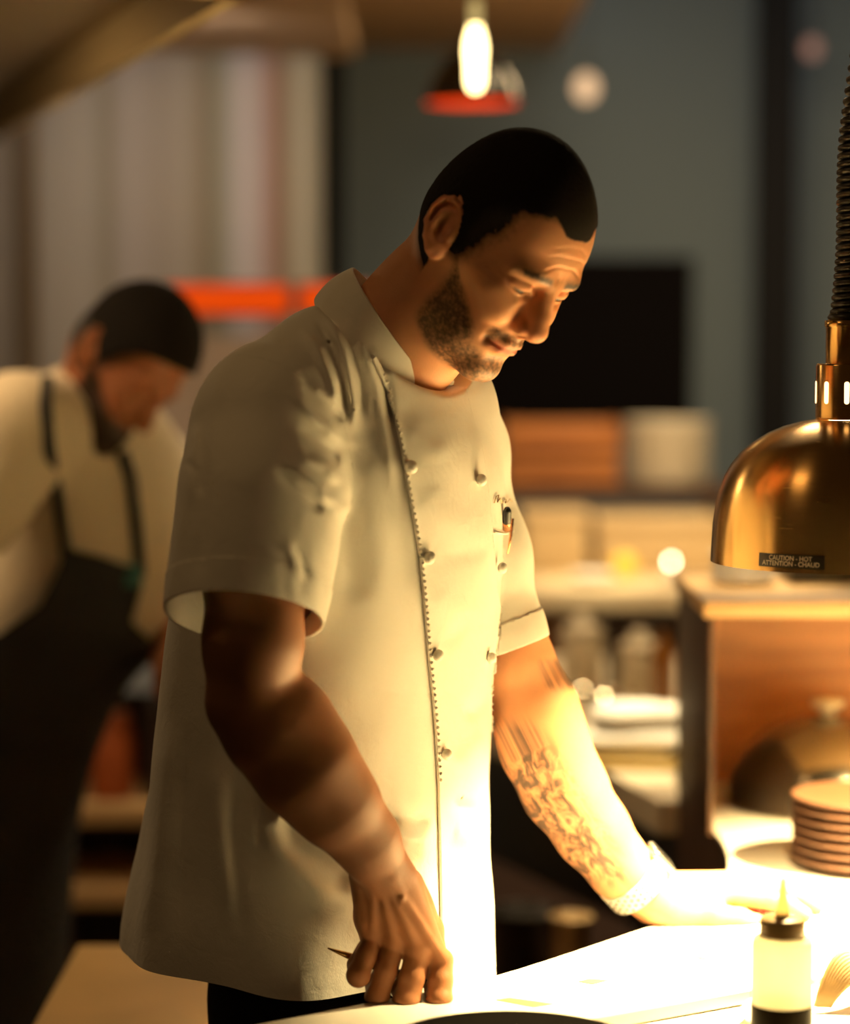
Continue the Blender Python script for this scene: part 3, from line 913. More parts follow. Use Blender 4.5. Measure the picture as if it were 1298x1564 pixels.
# ---- cropped hair: a close shell over the scalp
M_HAIR = mat('cropped_hair', (0.011, 0.007, 0.005, 1), 0.85, bump=0.9, bscale=900, Specular_IOR_Level=0.15)
q1 = to_head(V1.astype(f32)); hm = hair_mask(q1)
earz = on_ear(q1)
hm[earz] = 0
N1 = vnormals(V1, T1)
lift = (-0.0010 + 0.0024 * hm + 0.0003 * vnoise(q1, 0.0025, 4))
hv, ht = clip_mesh(V1 + N1 * lift[:, None], T1, 0.80 - hm)
link_mesh('hair', hv, ht, M_HAIR, chef)
# ---- eyes
M_EYE = mat('eye_white', (0.20, 0.14, 0.10, 1), 0.45, Specular_IOR_Level=0.15)
M_IRIS = mat('iris', (0.02, 0.014, 0.010, 1), 0.3, Specular_IOR_Level=0.2)
for s in (-1, 1):
    c = from_head(mir(EYE_C, s))
    eb = MB().ball(c, EYE_R * HS, 24).build('eye', M_EYE, chef)
    gd = unit(from_head((EYE_C[0] + 0.9, s * EYE_C[1], EYE_C[2] - 0.28)) - c)
    MB().lathe(c, [(0.0001, EYE_R * HS + 0.0003), (0.003, EYE_R * HS - 0.0001), (0.0050, EYE_R * HS - 0.0009), (0.0064, EYE_R * HS - 0.0017)], 24, gd).build('iris', M_IRIS, eb)

# ---- jacket
def cloth_mat(name, col, bump=0.35):
    m = mat(name, col, 0.85); nt = m.node_tree; b = nt.nodes['Principled BSDF']
    tc = nt.nodes.new('ShaderNodeTexCoord')
    wv = nt.nodes.new('ShaderNodeTexNoise'); wv.inputs['Scale'].default_value = 1400; wv.inputs['Detail'].default_value = 2
    mp = nt.nodes.new('ShaderNodeMapping'); mp.inputs['Scale'].default_value = (1, 1, 0.35)
    nt.links.new(tc.outputs['Object'], mp.inputs['Vector']); nt.links.new(mp.outputs[0], wv.inputs['Vector'])
    n2 = nt.nodes.new('ShaderNodeTexNoise'); n2.inputs['Scale'].default_value = 45; n2.inputs['Detail'].default_value = 6; n2.inputs['Distortion'].default_value = 0.8
    nt.links.new(tc.outputs['Object'], n2.inputs['Vector'])
    b1 = nt.nodes.new('ShaderNodeBump'); b1.inputs['Strength'].default_value = bump; b1.inputs['Distance'].default_value = 0.0006
    b2 = nt.nodes.new('ShaderNodeBump'); b2.inputs['Strength'].default_value = 0.35; b2.inputs['Distance'].default_value = 0.003
    nt.links.new(wv.outputs['Fac'], b1.inputs['Height']); nt.links.new(n2.outputs['Fac'], b2.inputs['Height'])
    nt.links.new(b2.outputs[0], b1.inputs['Normal']); nt.links.new(b1.outputs[0], b.inputs['Normal'])
    b.inputs['Sheen Weight'].default_value = 0.15
    return m
M_CLOTH = cloth_mat('white_cotton', (0.80, 0.77, 0.71, 1))
JV, JQ = surface(jacket_sdf, (-0.46, 2.15, 0.85), (0.22, 2.90, 1.68), 0.0027); lap('jacket')
JT = tri(JQ)
jt, jr, jl = chunked(lambda p: np.stack(jacket_parts(p), 1).ravel(), JV, 10**9).reshape(-1, 3).T
HEM_Z = 0.972
def hem_fn(V):
    return HEM_Z - 0.021 + 0.006 * sstep(-0.06, -0.30, V[:, 0]) - 0.075 * sstep(-0.05, 0.03, V[:, 0]) + 0.003 * np.sin(V[:, 0] * 23 + 1) - V[:, 2]
# neck opening
e_ = JV - CB
inside_ = np.sqrt(((e_ @ CFb) / 0.068) ** 2 + ((e_ @ CLb) / 0.077) ** 2) - 1
neck_g = -np.maximum(inside_ * 0.07, -(e_ @ CN) - 0.03)
gt = np.maximum(np.maximum(hem_fn(JV), jt - np.minimum(jr, jl)), neck_g)
TV, TT = clip_mesh(JV, JT, gt)
jacket = link_mesh('chef_jacket', TV, TT, M_CLOTH, chef); thicken(jacket, 0.0022)
# sleeves, cut at their cuffs
def plane3(a, b, c, inside):
    n = unit(np.cross(b - a, c - a)); d = (np.asarray(inside) - a) @ n
    return a, (n if d < 0 else -n)
cr = plane3(P(265, 934, 2.300), P(478, 955, 2.300), P(372, 909, 2.236), P(385, 700, 2.33))
cl = plane3(P(828, 972, 2.618), P(765, 996, 2.600), P(790, 990, 2.570), P(735, 800, 2.62))
def sleeve(name, dsel, dother, cut, par):
    g = np.maximum(np.maximum(dsel - jt, dsel - dother), (JV - cut[0]) @ cut[1])
    sv, st = clip_mesh(JV, JT, g)
    o = link_mesh('sleeve', sv, st, M_CLOTH, par); thicken(o, 0.0022)
    # turned hem of the cuff
    h = np.maximum((JV - cut[0]) @ cut[1] + 0.0, -((JV - cut[0]) @ cut[1]) - 0.030)
    g2 = np.maximum(np.maximum(dsel - jt + 0.004, dsel - dother), h)
    cv, ct = clip_mesh(JV, JT, g2)
    cv = cv + vnormals(cv, ct) * 0.0011
    c = link_mesh('cuff', cv, ct, M_CLOTH, o); thicken(c, 0.0022)
    return o
sleeve('sleeve', jr, jl, cr, jacket); sleeve('sleeve', jl, jr, cl, jacket)
# hem band
hb = np.maximum(gt, -hem_fn(JV) - 0.026)
v_, t_ = clip_mesh(JV, JT, hb); v_ = v_ + vnormals(v_, t_) * 0.0005
o = link_mesh('hem', v_, t_, M_CLOTH, jacket)
# front flap, buttoned over
FLAP = [(560, 538), (578, 575), (592, 606), (603, 645), (613, 700), (626, 775), (638, 850), (645, 925), (651, 1000), (657, 1060), (662, 1120), (666, 1200), (668, 1290), (670, 1380), (671, 1540)]
jx, jy = proj(JV)
JN = vnormals(JV, JT)
frontm = (JN @ FB) > -0.15
fl = side2(jx, jy, FLAP)                                       # positive on the chest side
lat = (JV - np.array([-0.09, 2.53, 0])) @ LB
gf = np.maximum(np.maximum(np.maximum(gt, -fl * 2.5 / FPX), side2(jx, jy, [(699, 540), (712, 610), (732, 672), (745, 760), (751, 830), (757, 900), (775, 1000), (780, 1560)]) * 2.5 / FPX), side2(jx, jy, [(480, 505), (558, 541), (592, 563), (636, 584), (705, 594)]) * 2.5 / FPX)
gf = np.maximum(gf, 0.01 - (JV - np.array([-0.09, 2.53, 0])) @ FB)
fv, ft = clip_mesh(JV, JT, gf)
fn_ = vnormals(fv, ft)
fx_, fy_ = proj(fv); e_ = side2(fx_, fy_, FLAP)
fv = fv + fn_ * (0.0026 + 0.0016 * np.exp(-(e_ / 7) ** 2))[:, None]
o = link_mesh('front_flap', fv, ft, M_CLOTH, jacket); thicken(o, 0.0026)
# point on the jacket seen at a pixel
def on_jacket(px, py, lift=0.0):
    o_ = np.array([0, 0, CAM_Z]); d = P(px, py, 2.5) - o_; d /= np.linalg.norm(d)
    t = 2.0
    for _ in range(60):
        s = float(jacket_sdf((o_ + d * t)[None].astype(f32))[0]); t += s * 0.6
        if abs(s) < 1e-5: break
    p = o_ + d * t
    e = 0.002
    n = np.array([float(jacket_sdf((p + np.eye(3)[k] * e)[None].astype(f32))[0] - jacket_sdf((p - np.eye(3)[k] * e)[None].astype(f32))[0]) for k in range(3)])
    n = unit(n)
    return p + n * lift, n
# piping of small stitched beads along the flap's edge
pp = []
for i in range(1, len(FLAP) - 4):
    (x0, y0), (x1, y1) = FLAP[i], FLAP[i + 1]
    n = max(2, int(math.hypot(x1 - x0, y1 - y0) / 9))
    for k in range(n):
        pp.append(on_jacket(x0 + (x1 - x0) * k / n + 2, y0 + (y1 - y0) * k / n, 0.0052)[0])
pm = MB()
for p in pp:
    pm.ball(p, 0.0017, 8)
pm.build('piping', M_CLOTH, jacket)
# buttons
M_BTN = mat('button_cloth', (0.84, 0.81, 0.75, 1), 0.5)
for x, y, r in ((579, 560, 0.0050), (622, 714, 0.0066), (648, 850, 0.0066), (661, 998, 0.0062), (683, 598, 0.0052), (726, 733, 0.0062), (757, 866, 0.0060), (741, 1003, 0.0058), (674, 1150, 0.006)):
    p, n = on_jacket(x, y, 0.0062 if y > 620 else 0.0095)
    q = Vector(n).to_track_quat('Z', 'Y').to_matrix().to_4x4()
    bt = MB().ball(p + n * 0.001, (r, r, r * 0.86), 20, q).build('button', M_BTN, jacket)
lap('jacket parts')
# ---- collar
def collar():
    n, k = 90, 12
    vs = []
    for i in range(n + 1):
        a = math.pi * 0.965 * (2 * i / n - 1)                 # 0 at the back of the neck
        # the ring: back at -CF, front at +CF
        ct_ = ring_t(a)
        cb_ = ring_b(a) - CN * 0.004
        endd = (1 - abs(2 * i / n - 1)) * math.pi * 0.066     # arc length from the front end
        hgt = 1.0
        if endd < 0.022:
            hgt = math.sqrt(max(0.0, 1 - (1 - endd / 0.022) ** 2)) * 0.97 + 0.03
        for j in range(k + 1):
            t = j / k * hgt
            p = cb_ * (1 - t) + ct_ * t
            out = unit((p - (CB * (1 - t) + CT * t)) - CN * ((p - CB * (1 - t) - CT * t) @ CN))
            p = p + out * 0.004 * math.sin(math.pi * t)
            vs.append(p)
    F = [(i * (k + 1) + j, i * (k + 1) + j + 1, (i + 1) * (k + 1) + j + 1, (i + 1) * (k + 1) + j) for i in range(n) for j in range(k)]
    return np.array(vs), np.array(F)
cv, cf = collar()
o = link_mesh('collar', cv, cf, M_CLOTH, jacket); thicken(o, 0.003, 0)
m_ = o.modifiers.new('soft', 'SUBSURF'); m_.levels = 1; m_.render_levels = 1
lap('collar')
# ---- trousers and shoes
M_TROUSER = mat('black_trousers', (0.012, 0.011, 0.010, 1), 0.85, bump=0.5, bscale=500)
BC = np.array([-0.112, 2.600])
def hip(s, dz, fx=0.0, lx=0.065): return np.array([BC[0] + LB[0] * s * lx + FB[0] * fx, BC[1] + LB[1] * s * lx + FB[1] * fx, dz])
def trouser_sdf(p):
    d = ellip(p, (BC[0], BC[1], 0.96), (0.120, 0.125, 0.13))
    for s in (-1, 1):
        d = smin(d, chain(p, [hip(s, 0.90), hip(s, 0.52, 0.015), hip(s, 0.06, -0.02, 0.10)], [0.085, 0.078, 0.068], 0.03), 0.03)
    return smax(d, 0.035 - p[:, 2], 0.01)
tv, tq = surface(trouser_sdf, (-0.45, 2.2, 0.0), (0.2, 2.9, 1.14), 0.010)
link_mesh('trousers', tv, tq, M_TROUSER, chef)
def shoe_sdf(p, s):
    a = hip(s, 0.045, -0.05, 0.10); b = hip(s, 0.035, 0.13, 0.115)
    d = chain(p, [a, hip(s, 0.05, 0.03, 0.105), b], [0.042, 0.044, 0.038], 0.02)
    return smax(d, 0.0015 - p[:, 2], 0.004)
for s in (-1, 1):
    sv, sq = surface(lambda p: shoe_sdf(p, s), (-0.5, 2.2, -0.02), (0.3, 2.9, 0.12), 0.008)
    link_mesh('shoe', sv, sq, M_TROUSER, chef)
# ---- pen in the fist
M_BLACK = mat('black_plastic', (0.008, 0.007, 0.006, 1), 0.5, Specular_IOR_Level=0.2)
M_GOLD = mat('gold_metal', (0.75, 0.45, 0.16, 1), 0.25, 1.0)
def pen(a, b, name, label, clip=False, parent=None):
    a, b = Vector(a), Vector(b); d = (b - a).normalized(); L_ = (b - a).length
    o = MB().lathe(a, [(0.0001, 0.030), (0.0042, 0.030), (0.0044, 0.034), (0.0044, L_ - 0.012), (0.0036, L_ - 0.006), (0.0034, L_), (0.0001, L_)], 20, d).build(name, M_BLACK, parent, origin=a)
    MB().lathe(a, [(0.0001, 0), (0.0008, 0.0005), (0.0030, 0.018), (0.0042, 0.0305), (0.0001, 0.0305)], 20, d).build('tip', M_GOLD, o)
    return o
p_ = pen(P(500, 1448, 2.376), P(694, 1519, 2.392), 'pen', '')
tag(p_, 'black pen with a gold tip gripped in the fist on the slab', 'pen')
lap('trousers')
# ================================================================== materials of the place
M_WHITE_STONE = mat('pale_stone', (0.74, 0.71, 0.65, 1), 0.22, var=0.06, vscale=14)
M_COUNTER = mat('counter_top', (0.66, 0.62, 0.55, 1), 0.3, var=0.08, vscale=10)
M_DARKWOOD = wood('dark_wood', (0.045, 0.020, 0.010, 1), (0.075, 0.034, 0.016, 1), 5, 0.5, 'Z')
M_WOOD = wood('brown_wood', (0.30, 0.12, 0.035, 1), (0.42, 0.18, 0.06, 1), 5, 0.5, 'X')
M_OAK = wood('pale_oak', (0.45, 0.28, 0.12, 1), (0.62, 0.41, 0.2, 1), 5, 0.45, 'X')
M_STEEL = mat('brushed_steel', (0.52, 0.50, 0.46, 1), 0.32, 1.0, bump=0.1, bscale=150)
M_DKSTEEL = mat('dark_steel', (0.10, 0.095, 0.085, 1), 0.35, 1.0)
M_CERAMIC = mat('cream_ceramic', (0.72, 0.66, 0.54, 1), 0.25)
M_WHITECER = mat('white_ceramic', (0.82, 0.80, 0.76, 1), 0.2)
M_CLAY = mat('brown_clay', (0.085, 0.034, 0.015, 1), 0.55, var=0.2, vscale=30)
M_TOWEL = mat('white_towel', (0.85, 0.82, 0.76, 1), 0.95, bump=0.6, bscale=300)
M_BRASS = mat('brushed_brass', (0.66, 0.40, 0.15, 1), 0.27, 1.0)
def brush(m):
    nt = m.node_tree; b = nt.nodes['Principled BSDF']
    tc = nt.nodes.new('ShaderNodeTexCoord'); mp = nt.nodes.new('ShaderNodeMapping'); mp.inputs['Scale'].default_value = (1, 1, 90)
    nz = nt.nodes.new('ShaderNodeTexNoise'); nz.inputs['Scale'].default_value = 22; nz.inputs['Detail'].default_value = 4
    nt.links.new(tc.outputs['Object'], mp.inputs['Vector']); nt.links.new(mp.outputs[0], nz.inputs['Vector'])
    mr = nt.nodes.new('ShaderNodeMapRange'); mr.inputs[3].default_value = 0.20; mr.inputs[4].default_value = 0.30
    nt.links.new(nz.outputs['Fac'], mr.inputs[0]); nt.links.new(mr.outputs[0], b.inputs['Roughness'])
    bp = nt.nodes.new('ShaderNodeBump'); bp.inputs['Strength'].default_value = 0.05; bp.inputs['Distance'].default_value = 0.0003
    nt.links.new(nz.outputs['Fac'], bp.inputs['Height']); nt.links.new(bp.outputs[0], b.inputs['Normal'])
    tg = nt.nodes.new('ShaderNodeTangent'); tg.direction_type = 'RADIAL'; tg.axis = 'Z'; nt.links.new(tg.outputs[0], b.inputs['Tangent'])
    b.inputs['Anisotropic'].default_value = 0.75; b.inputs['Anisotropic Rotation'].default_value = 0.25
brush(M_BRASS)
M_CORD = mat('black_cord', (0.018, 0.015, 0.013, 1), 0.4)
WARM = (1.0, 0.74, 0.32, 1)

def XY(px, py, z):
    p = PZ(px, py, z); return (p[0], p[1])

# ------------------------------------------------------------------ room
def struct(o): o['kind'] = 'structure'; return o
M_FLOOR = mat('floor_tile', (0.09, 0.055, 0.035, 1), 0.45, var=0.25, vscale=3)
struct(MB().box((0, 4.0, -0.05), (7.0, 9.0, 0.1)).build('floor', M_FLOOR))
M_WALL = mat('grey_plaster', (0.085, 0.112, 0.132, 1), 0.8, var=0.06, vscale=1.2)
struct(MB().box((0.6, 7.35, 1.4), (5.6, 0.1, 2.8)).build('wall_back', M_WALL))
# panelled wall on the left, tall narrow boards of differing grey and beige
def streaks():
    m = mat('streaked_panels', (0.3, 0.27, 0.23, 1), 0.6); nt = m.node_tree; b = nt.nodes['Principled BSDF']
    tc = nt.nodes.new('ShaderNodeTexCoord'); sp = nt.nodes.new('ShaderNodeSeparateXYZ'); nt.links.new(tc.outputs['Object'], sp.inputs[0])
    r = nt.nodes.new('ShaderNodeValToRGB'); mr = nt.nodes.new('ShaderNodeMapRange'); mr.inputs[1].default_value = -0.34; mr.inputs[2].default_value = 0.44
    nt.links.new(sp.outputs['X'], mr.inputs[0]); nt.links.new(mr.outputs[0], r.inputs[0])
    cols = [(0.0, (0.23, 0.20, 0.17)), (0.06, (0.25, 0.22, 0.19)), (0.09, (0.15, 0.11, 0.07)), (0.11, (0.28, 0.25, 0.21)), (0.30, (0.33, 0.30, 0.26)), (0.36, (0.22, 0.19, 0.14)), (0.42, (0.34, 0.30, 0.27)), (0.52, (0.28, 0.24, 0.20)), (0.60, (0.31, 0.27, 0.22)), (0.66, (0.19, 0.15, 0.09)), (0.72, (0.24, 0.24, 0.19)), (0.76, (0.44, 0.41, 0.42)), (0.82, (0.40, 0.36, 0.37)), (0.86, (0.30, 0.17, 0.14)), (0.90, (0.18, 0.13, 0.08)), (0.95, (0.36, 0.34, 0.28)), (1.0, (0.2, 0.19, 0.15))]
    e = r.color_ramp.elements
    while len(e) < len(cols): e.new(0.5)
    for i, (p, c) in enumerate(cols): e[i].position = p; e[i].color = (*c, 1)
    nt.links.new(r.outputs[0], b.inputs['Base Color']); return m
wl = MB().box((0, 0, 1.3), (0.90, 0.08, 2.6))
o = wl.build('wall_left', streaks()); struct(o); o.scale = (1, 1, 1)
o.location = (-0.70, 5.9, 0)
struct(MB().box((P(45, 400, 5.8)[0], 5.80, 1.25), (0.035, 0.05, 2.5)).build('trim_1', mat('brown_post', (0.10, 0.065, 0.03, 1), 0.6)))
struct(MB().box((P(511, 300, 6.2)[0], 6.2, 1.3), (0.052, 0.06, 2.6)).build('trim_2', mat('black_mullion', (0.005, 0.005, 0.006, 1), 0.8, Specular_IOR_Level=0.1)))
struct(MB().box((P(1184, 300, 6.9)[0], 6.9, 1.35), (0.105, 0.08, 2.7)).build('trim_3', bpy.data.materials['black_mullion']))
# ceiling seen at the upper left
struct(MB().box((-0.55, 5.6, 2.47), (1.9, 3.4, 0.06)).build('ceiling', mat('ceiling_board', (0.42, 0.26, 0.13, 1), 0.7, var=0.1, vscale=2)))

struct(MB().box((-1.10, 4.95, 2.30), (1.86, 2.0, 0.06)).build('trim_4', mat('soffit', (0.30, 0.20, 0.12, 1), 0.7, var=0.15, vscale=2)))
# ------------------------------------------------------------------ heat lamp
LX, LY = P(1290, 858, 2.50)[0], 2.50
S25 = 2.5 / FPX
RIMZ = 1.379
def lamp_profile():
    pr = [(205, 858), (204.5, 845), (202, 800), (198, 772), (193, 750), (185, 728), (175, 710), (160, 691), (142, 676), (120, 662), (95, 651), (70, 644), (47, 640)]
    return [(r * S25, 1.62 - (y - 500) * S25) for r, y in pr]
def heat_lamp(lx, ly, label, group=None, power=260, spread=106):
    root = empty('heat_lamp', (lx, ly, RIMZ)); tag(root, label, 'heat lamp', group)
    pr = lamp_profile()
    out = [(r, z) for r, z in pr]
    inn = [(r - 0.0015, z - (0.0 if i == 0 else 0.0015)) for i, (r, z) in enumerate(pr)][::-1]
    sh = MB().lathe((lx, ly, 0), out + inn + [out[0]], 128).build('shade', M_BRASS, root)
    co = MB().lathe((lx, ly, 0), [(0.0312, 1.526), (0.0318, 1.528), (0.0318, 1.581), (0.0310, 1.583), (0.0220, 1.583)], 64).build('collar', M_BRASS, root)
    MB().lathe((lx, ly, 0), [(0.0222, 1.582), (0.0222, 1.620), (0.0236, 1.621), (0.0236, 1.627), (0.0100, 1.628)], 64).build('neck', M_BRASS, root)
    # vent slots: glowing strips set on the closed collar for lamp light within
    for k in range(9):
        a = math.radians(-90 - 10 + 40 * k)
        if math.sin(a) > 0.2: continue
        c = Vector((lx + 0.0319 * math.cos(a), ly + 0.0319 * math.sin(a), 1.5537)); t = Vector((-math.sin(a), math.cos(a), 0)); n = Vector((math.cos(a), math.sin(a), 0))
        vs, w, h = [], 0.0027, 0.0088
        for i in range(20):
            b_ = 2 * math.pi * i / 20
            vs.append(c + t * (w * math.cos(b_)) + Vector((0, 0, w * math.sin(b_) + (h if math.sin(b_) >= 0 else -h))) - n * 0.0)
        MB().add([v + n * 0.0003 for v in vs] + [v - n * 0.002 for v in vs], [tuple(range(20))] + [(i, (i + 1) % 20, 20 + (i + 1) % 20, 20 + i) for i in range(20)]).build('vent_slot', M_GLOW, co)
    # bulb
    MB().lathe((lx, ly, 0), [(0.0001, 1.503), (0.010, 1.504), (0.018, 1.508), (0.021, 1.514), (0.019, 1.522), (0.016, 1.530)], 32).build('bulb', M_BULB, root)
    l = bpy.data.lights.new('heat_bulb_light', 'SPOT'); l.energy = power; l.color = WARM[:3]; l.spot_size = math.radians(spread); l.spot_blend = 0.85; l.shadow_soft_size = 0.014
    lo = bpy.data.objects.new('heat_bulb_light', l); C.objects.link(lo); lo.parent = root; lo.location = (0, 0, 1.486 - RIMZ)
    # coiled cord, hanging from above
    pts, n = [], 0
    turns = []
    zz = 1.632; ph = 0.0
    cx0 = lx
    while zz < 2.62:
        py = 500 + (1.62 - zz) / S25
        f = np.clip((485 - py) / 485, 0, 1.4)
        pitch = 0.0072 + 0.0012 * f + 0.016 * max(0, f - 0.42) ** 1.3
        for k in range(14):
            a = ph + 2 * math.pi * k / 14
            zk = zz + pitch * k / 14
            off = 0.020 * f ** 1.3
            wob = 0.0025 * math.sin(f * 9)
            pts.append((cx0 + off + wob + 0.0155 * math.cos(a), ly + 0.0155 * math.sin(a), zk))
        zz += pitch
    MB().tube(pts, 0.0035, 8).build('coiled_cord', M_CORD, root)
    MB().lathe((lx, ly, 0), [(0.0001, 1.626), (0.019, 1.626), (0.021, 1.630), (0.019, 1.634), (0.010, 1.636), (0.008, 1.645)], 32).build('cord_grip', M_CORD, root)
    return root
M_BULB = emit('heat_bulb', WARM, 55.0)
M_GLOW = emit('slot_glow', (1.0, 0.66, 0.30, 1), 3.0)
lampA = heat_lamp(LX, LY, 'dome shaped brushed brass heat lamp on a black coiled cord, caution sticker on its shade')
# caution sticker, bent round the shade
def on_shade(a, z, lift):
    zs = [q[1] for q in lamp_profile()]; rs = [q[0] for q in lamp_profile()]
    r = np.interp(z, zs, rs) + lift
    return (LX + r * math.sin(a), LY - r * math.cos(a), z)
A0, A1 = math.radians(-47.3), math.radians(-17.9); Z0, Z1 = 1.3715 + 0.0125, 1.3715 + 0.0258
def zlab(a, t): return Z0 + (Z1 - Z0) * t
nx, nz_ = 24, 4
vs = [on_shade(A0 + (A1 - A0) * i / nx, zlab(0, j / nz_), 0.0006) for i in range(nx + 1) for j in range(nz_ + 1)]
fs = [(i * (nz_ + 1) + j, (i + 1) * (nz_ + 1) + j, (i + 1) * (nz_ + 1) + j + 1, i * (nz_ + 1) + j + 1) for i in range(nx) for j in range(nz_)]
stk = MB().add(vs, fs, True).build('caution_sticker', mat('black_label', (0.010, 0.006, 0.004, 1), 0.35), lampA)
def letters(text, size, place, material, parent, name='lettering', extrude=0.0):
    cu = bpy.data.curves.new('t', 'FONT'); cu.body = text; cu.size = size; cu.align_x = 'CENTER'; cu.align_y = 'CENTER'; cu.offset = size * 0.016; cu.resolution_u = 3
    ob = bpy.data.objects.new('t', cu); C.objects.link(ob)
    dg = bpy.context.evaluated_depsgraph_get(); dg.update()
    me = bpy.data.meshes.new_from_object(ob.evaluated_get(dg))
    bpy.data.objects.remove(ob); bpy.data.curves.remove(cu)
    bm = bmesh.new(); bm.from_mesh(me)
    bmesh.ops.subdivide_edges(bm, edges=[e for e in bm.edges if e.calc_length() > size * 0.25], cuts=2)
    for v in bm.verts: v.co = Vector(place(v.co.x, v.co.y))
    bm.to_mesh(me); bm.free(); me.name = name
    return link(name, me, material, parent)
M_LET = mat('label_lettering', (0.62, 0.50, 0.40, 1), 0.5)
am, rr_ = (A0 + A1) / 2, 0.137
for t, zc in (('CAUTION - HOT', Z0 + (Z1 - Z0) * 0.70), ('ATTENTION - CHAUD', Z0 + (Z1 - Z0) * 0.29)):
    letters(t, 0.0066, lambda x, y: on_shade(am + x * 0.92 / rr_, zc + y, 0.0009), M_LET, stk)
# the next lamp of the row, just outside the picture
heat_lamp(LX + 0.36, LY + 0.22, 'brass heat lamp hanging next along the counter', None, 520, 150)

# ------------------------------------------------------------------ serving counter and slab
KZ = 0.944
A_, B_, C_, D_ = [np.array(XY(*q, PZB)) for q in ((390, 1564), (575, 1528), (753, 1490), (990, 1415))]
A0_ = A_ + (A_ - B_) * 1.0
def arc(pts, n=6):
    """smooth polyline through 2-D points"""
    out = []
    P_ = [pts[0]] + list(pts) + [pts[-1]]
    for i in range(1, len(P_) - 2):
        for k in range(n):
            t = k / n; p0, p1, p2, p3 = [np.array(q) for q in P_[i - 1:i + 3]]
            out.append(tuple(0.5 * ((2 * p1) + (-p0 + p2) * t + (2 * p0 - 5 * p1 + 4 * p2 - p3) * t * t + (-p0 + 3 * p1 - 3 * p2 + p3) * t ** 3)))
    out.append(tuple(pts[-1])); return out
E_ = D_ + (D_ - C_) * 0.55
chef_edge = arc([A0_, A_, B_, C_, D_, E_])
N0 = np.array(XY(890, 1556, PZB)); N1 = np.array(XY(1143, 1511, PZB)); nd = (N1 - N0)
near_edge = [tuple(N1 + nd * 3.2), tuple(N0 - nd * 1.75)]
slab_poly = chef_edge + [(1.05, 3.02)] + near_edge
sl = MB().prism(slab_poly, KZ + 0.0008, PZB).build('serving_slab', M_WHITE_STONE, None, bevel=0.0022)
tag(sl, 'long pale stone slab on the serving counter, under both hands of the chef', 'slab')
notch = [XY(*q, KZ) for q in ((1058, 1402), (1094, 1362), (1109, 1335), (1112, 1310), (1104, 1286), (1086, 1262), (1079, 1250))]
edge2 = [tuple(np.array(q) + np.array([0.006, -0.005])) for q in chef_edge]
top_poly = [(-0.33, 2.06)] + edge2 + arc(notch) + [(0.375, 3.62), (1.5, 3.62), (1.5, 2.02)]
ct = MB().prism(top_poly, KZ - 0.008, KZ).build('serving_counter', M_COUNTER, None, bevel=0.002)
tag(ct, 'pale serving counter running away under the brass heat lamp', 'counter')
inner_poly = [(-0.32, 2.07)] + [tuple(np.array(q) + np.array([0.012, -0.010])) for q in chef_edge] + [(q[0] + 0.004, q[1]) for q in arc(notch)] + [(0.379, 3.61), (1.49, 3.61), (1.49, 2.03)]
MB().prism(inner_poly, 0.0, KZ - 0.008).build('base', M_DARKWOOD, ct)
# strips of tape and slips of paper on the slab
M_TAPE = mat('tan_tape', (0.36, 0.235, 0.07, 1), 0.6)
def slip(pts, label, m=M_TAPE):
    o = MB().prism([XY(x, y, PZB + 0.0005) for x, y in pts], PZB + 0.0001, PZB + 0.0006).build('paper_strip', m)
    tag(o, label, 'paper strip', 'strips lying on the slab')
slip([(758, 1527), (778, 1524), (845, 1533), (815, 1538)], 'tan paper strip on the slab nearest the fist')
slip([(884, 1499), (900, 1495), (928, 1497), (905, 1503)], 'tan paper strip in the middle of the slab')
slip([(1058, 1461), (1085, 1458), (1098, 1461), (1078, 1466)], 'pale tan paper strip nearest the watch hand')

# squeeze bottle in front
BX, BY = P(1193, 1600, 2.20)[0], 2.20
root = empty('squeeze_bottle', (BX, BY, KZ)); tag(root, 'clear squeeze bottle with a dark cap and thin nozzle in front of the slab', 'bottle')
def milky(name, col):
    m = mat(name, col, 0.4); nt = m.node_tree; b = nt.nodes['Principled BSDF']
    t = nt.nodes.new('ShaderNodeBsdfTranslucent'); t.inputs['Color'].default_value = col
    tr = nt.nodes.new('ShaderNodeBsdfTransparent'); x = nt.nodes.new('ShaderNodeMixShader'); x.inputs[0].default_value = 0.55
    y = nt.nodes.new('ShaderNodeMixShader'); y.inputs[0].default_value = 0.05
    nt.links.new(b.outputs[0], x.inputs[1]); nt.links.new(t.outputs[0], x.inputs[2]); nt.links.new(x.outputs[0], y.inputs[1]); nt.links.new(tr.outputs[0], y.inputs[2])
    nt.links.new(y.outputs[0], nt.nodes['Material Output'].inputs[0]); return m
M_CLEAR = milky('cloudy_plastic', (0.92, 0.88, 0.74, 1))
MB().lathe((BX, BY, KZ), [(0.0001, 0.0008), (0.027, 0.0008), (0.0282, 0.004), (0.0282, 0.112), (0.0270, 0.117), (0.020, 0.121), (0.018, 0.124)], 48).build('body', M_CLEAR, root)
MB().lathe((BX, BY, KZ), [(0.0283, 0.004), (0.0287, 0.005), (0.0287, 0.055), (0.0283, 0.057)], 48).build('dark_oil', mat('dark_oil', (0.010, 0.006, 0.0015, 1), 0.5, Specular_IOR_Level=0.06), root)
MB().lathe((BX, BY, KZ), [(0.0205, 0.118), (0.0210, 0.120), (0.0210, 0.1345), (0.0190, 0.1365), (0.008, 0.137), (0.006, 0.140)], 48).build('cap', mat('brown_cap', (0.20, 0.12, 0.04, 1), 0.5), root)
MB().lathe((BX, BY, KZ), [(0.0075, 0.136), (0.0055, 0.145), (0.0035, 0.160), (0.0022, 0.172), (0.0001, 0.172)], 24).build('nozzle', milky('nozzle', (0.80, 0.66, 0.36, 1)), root)
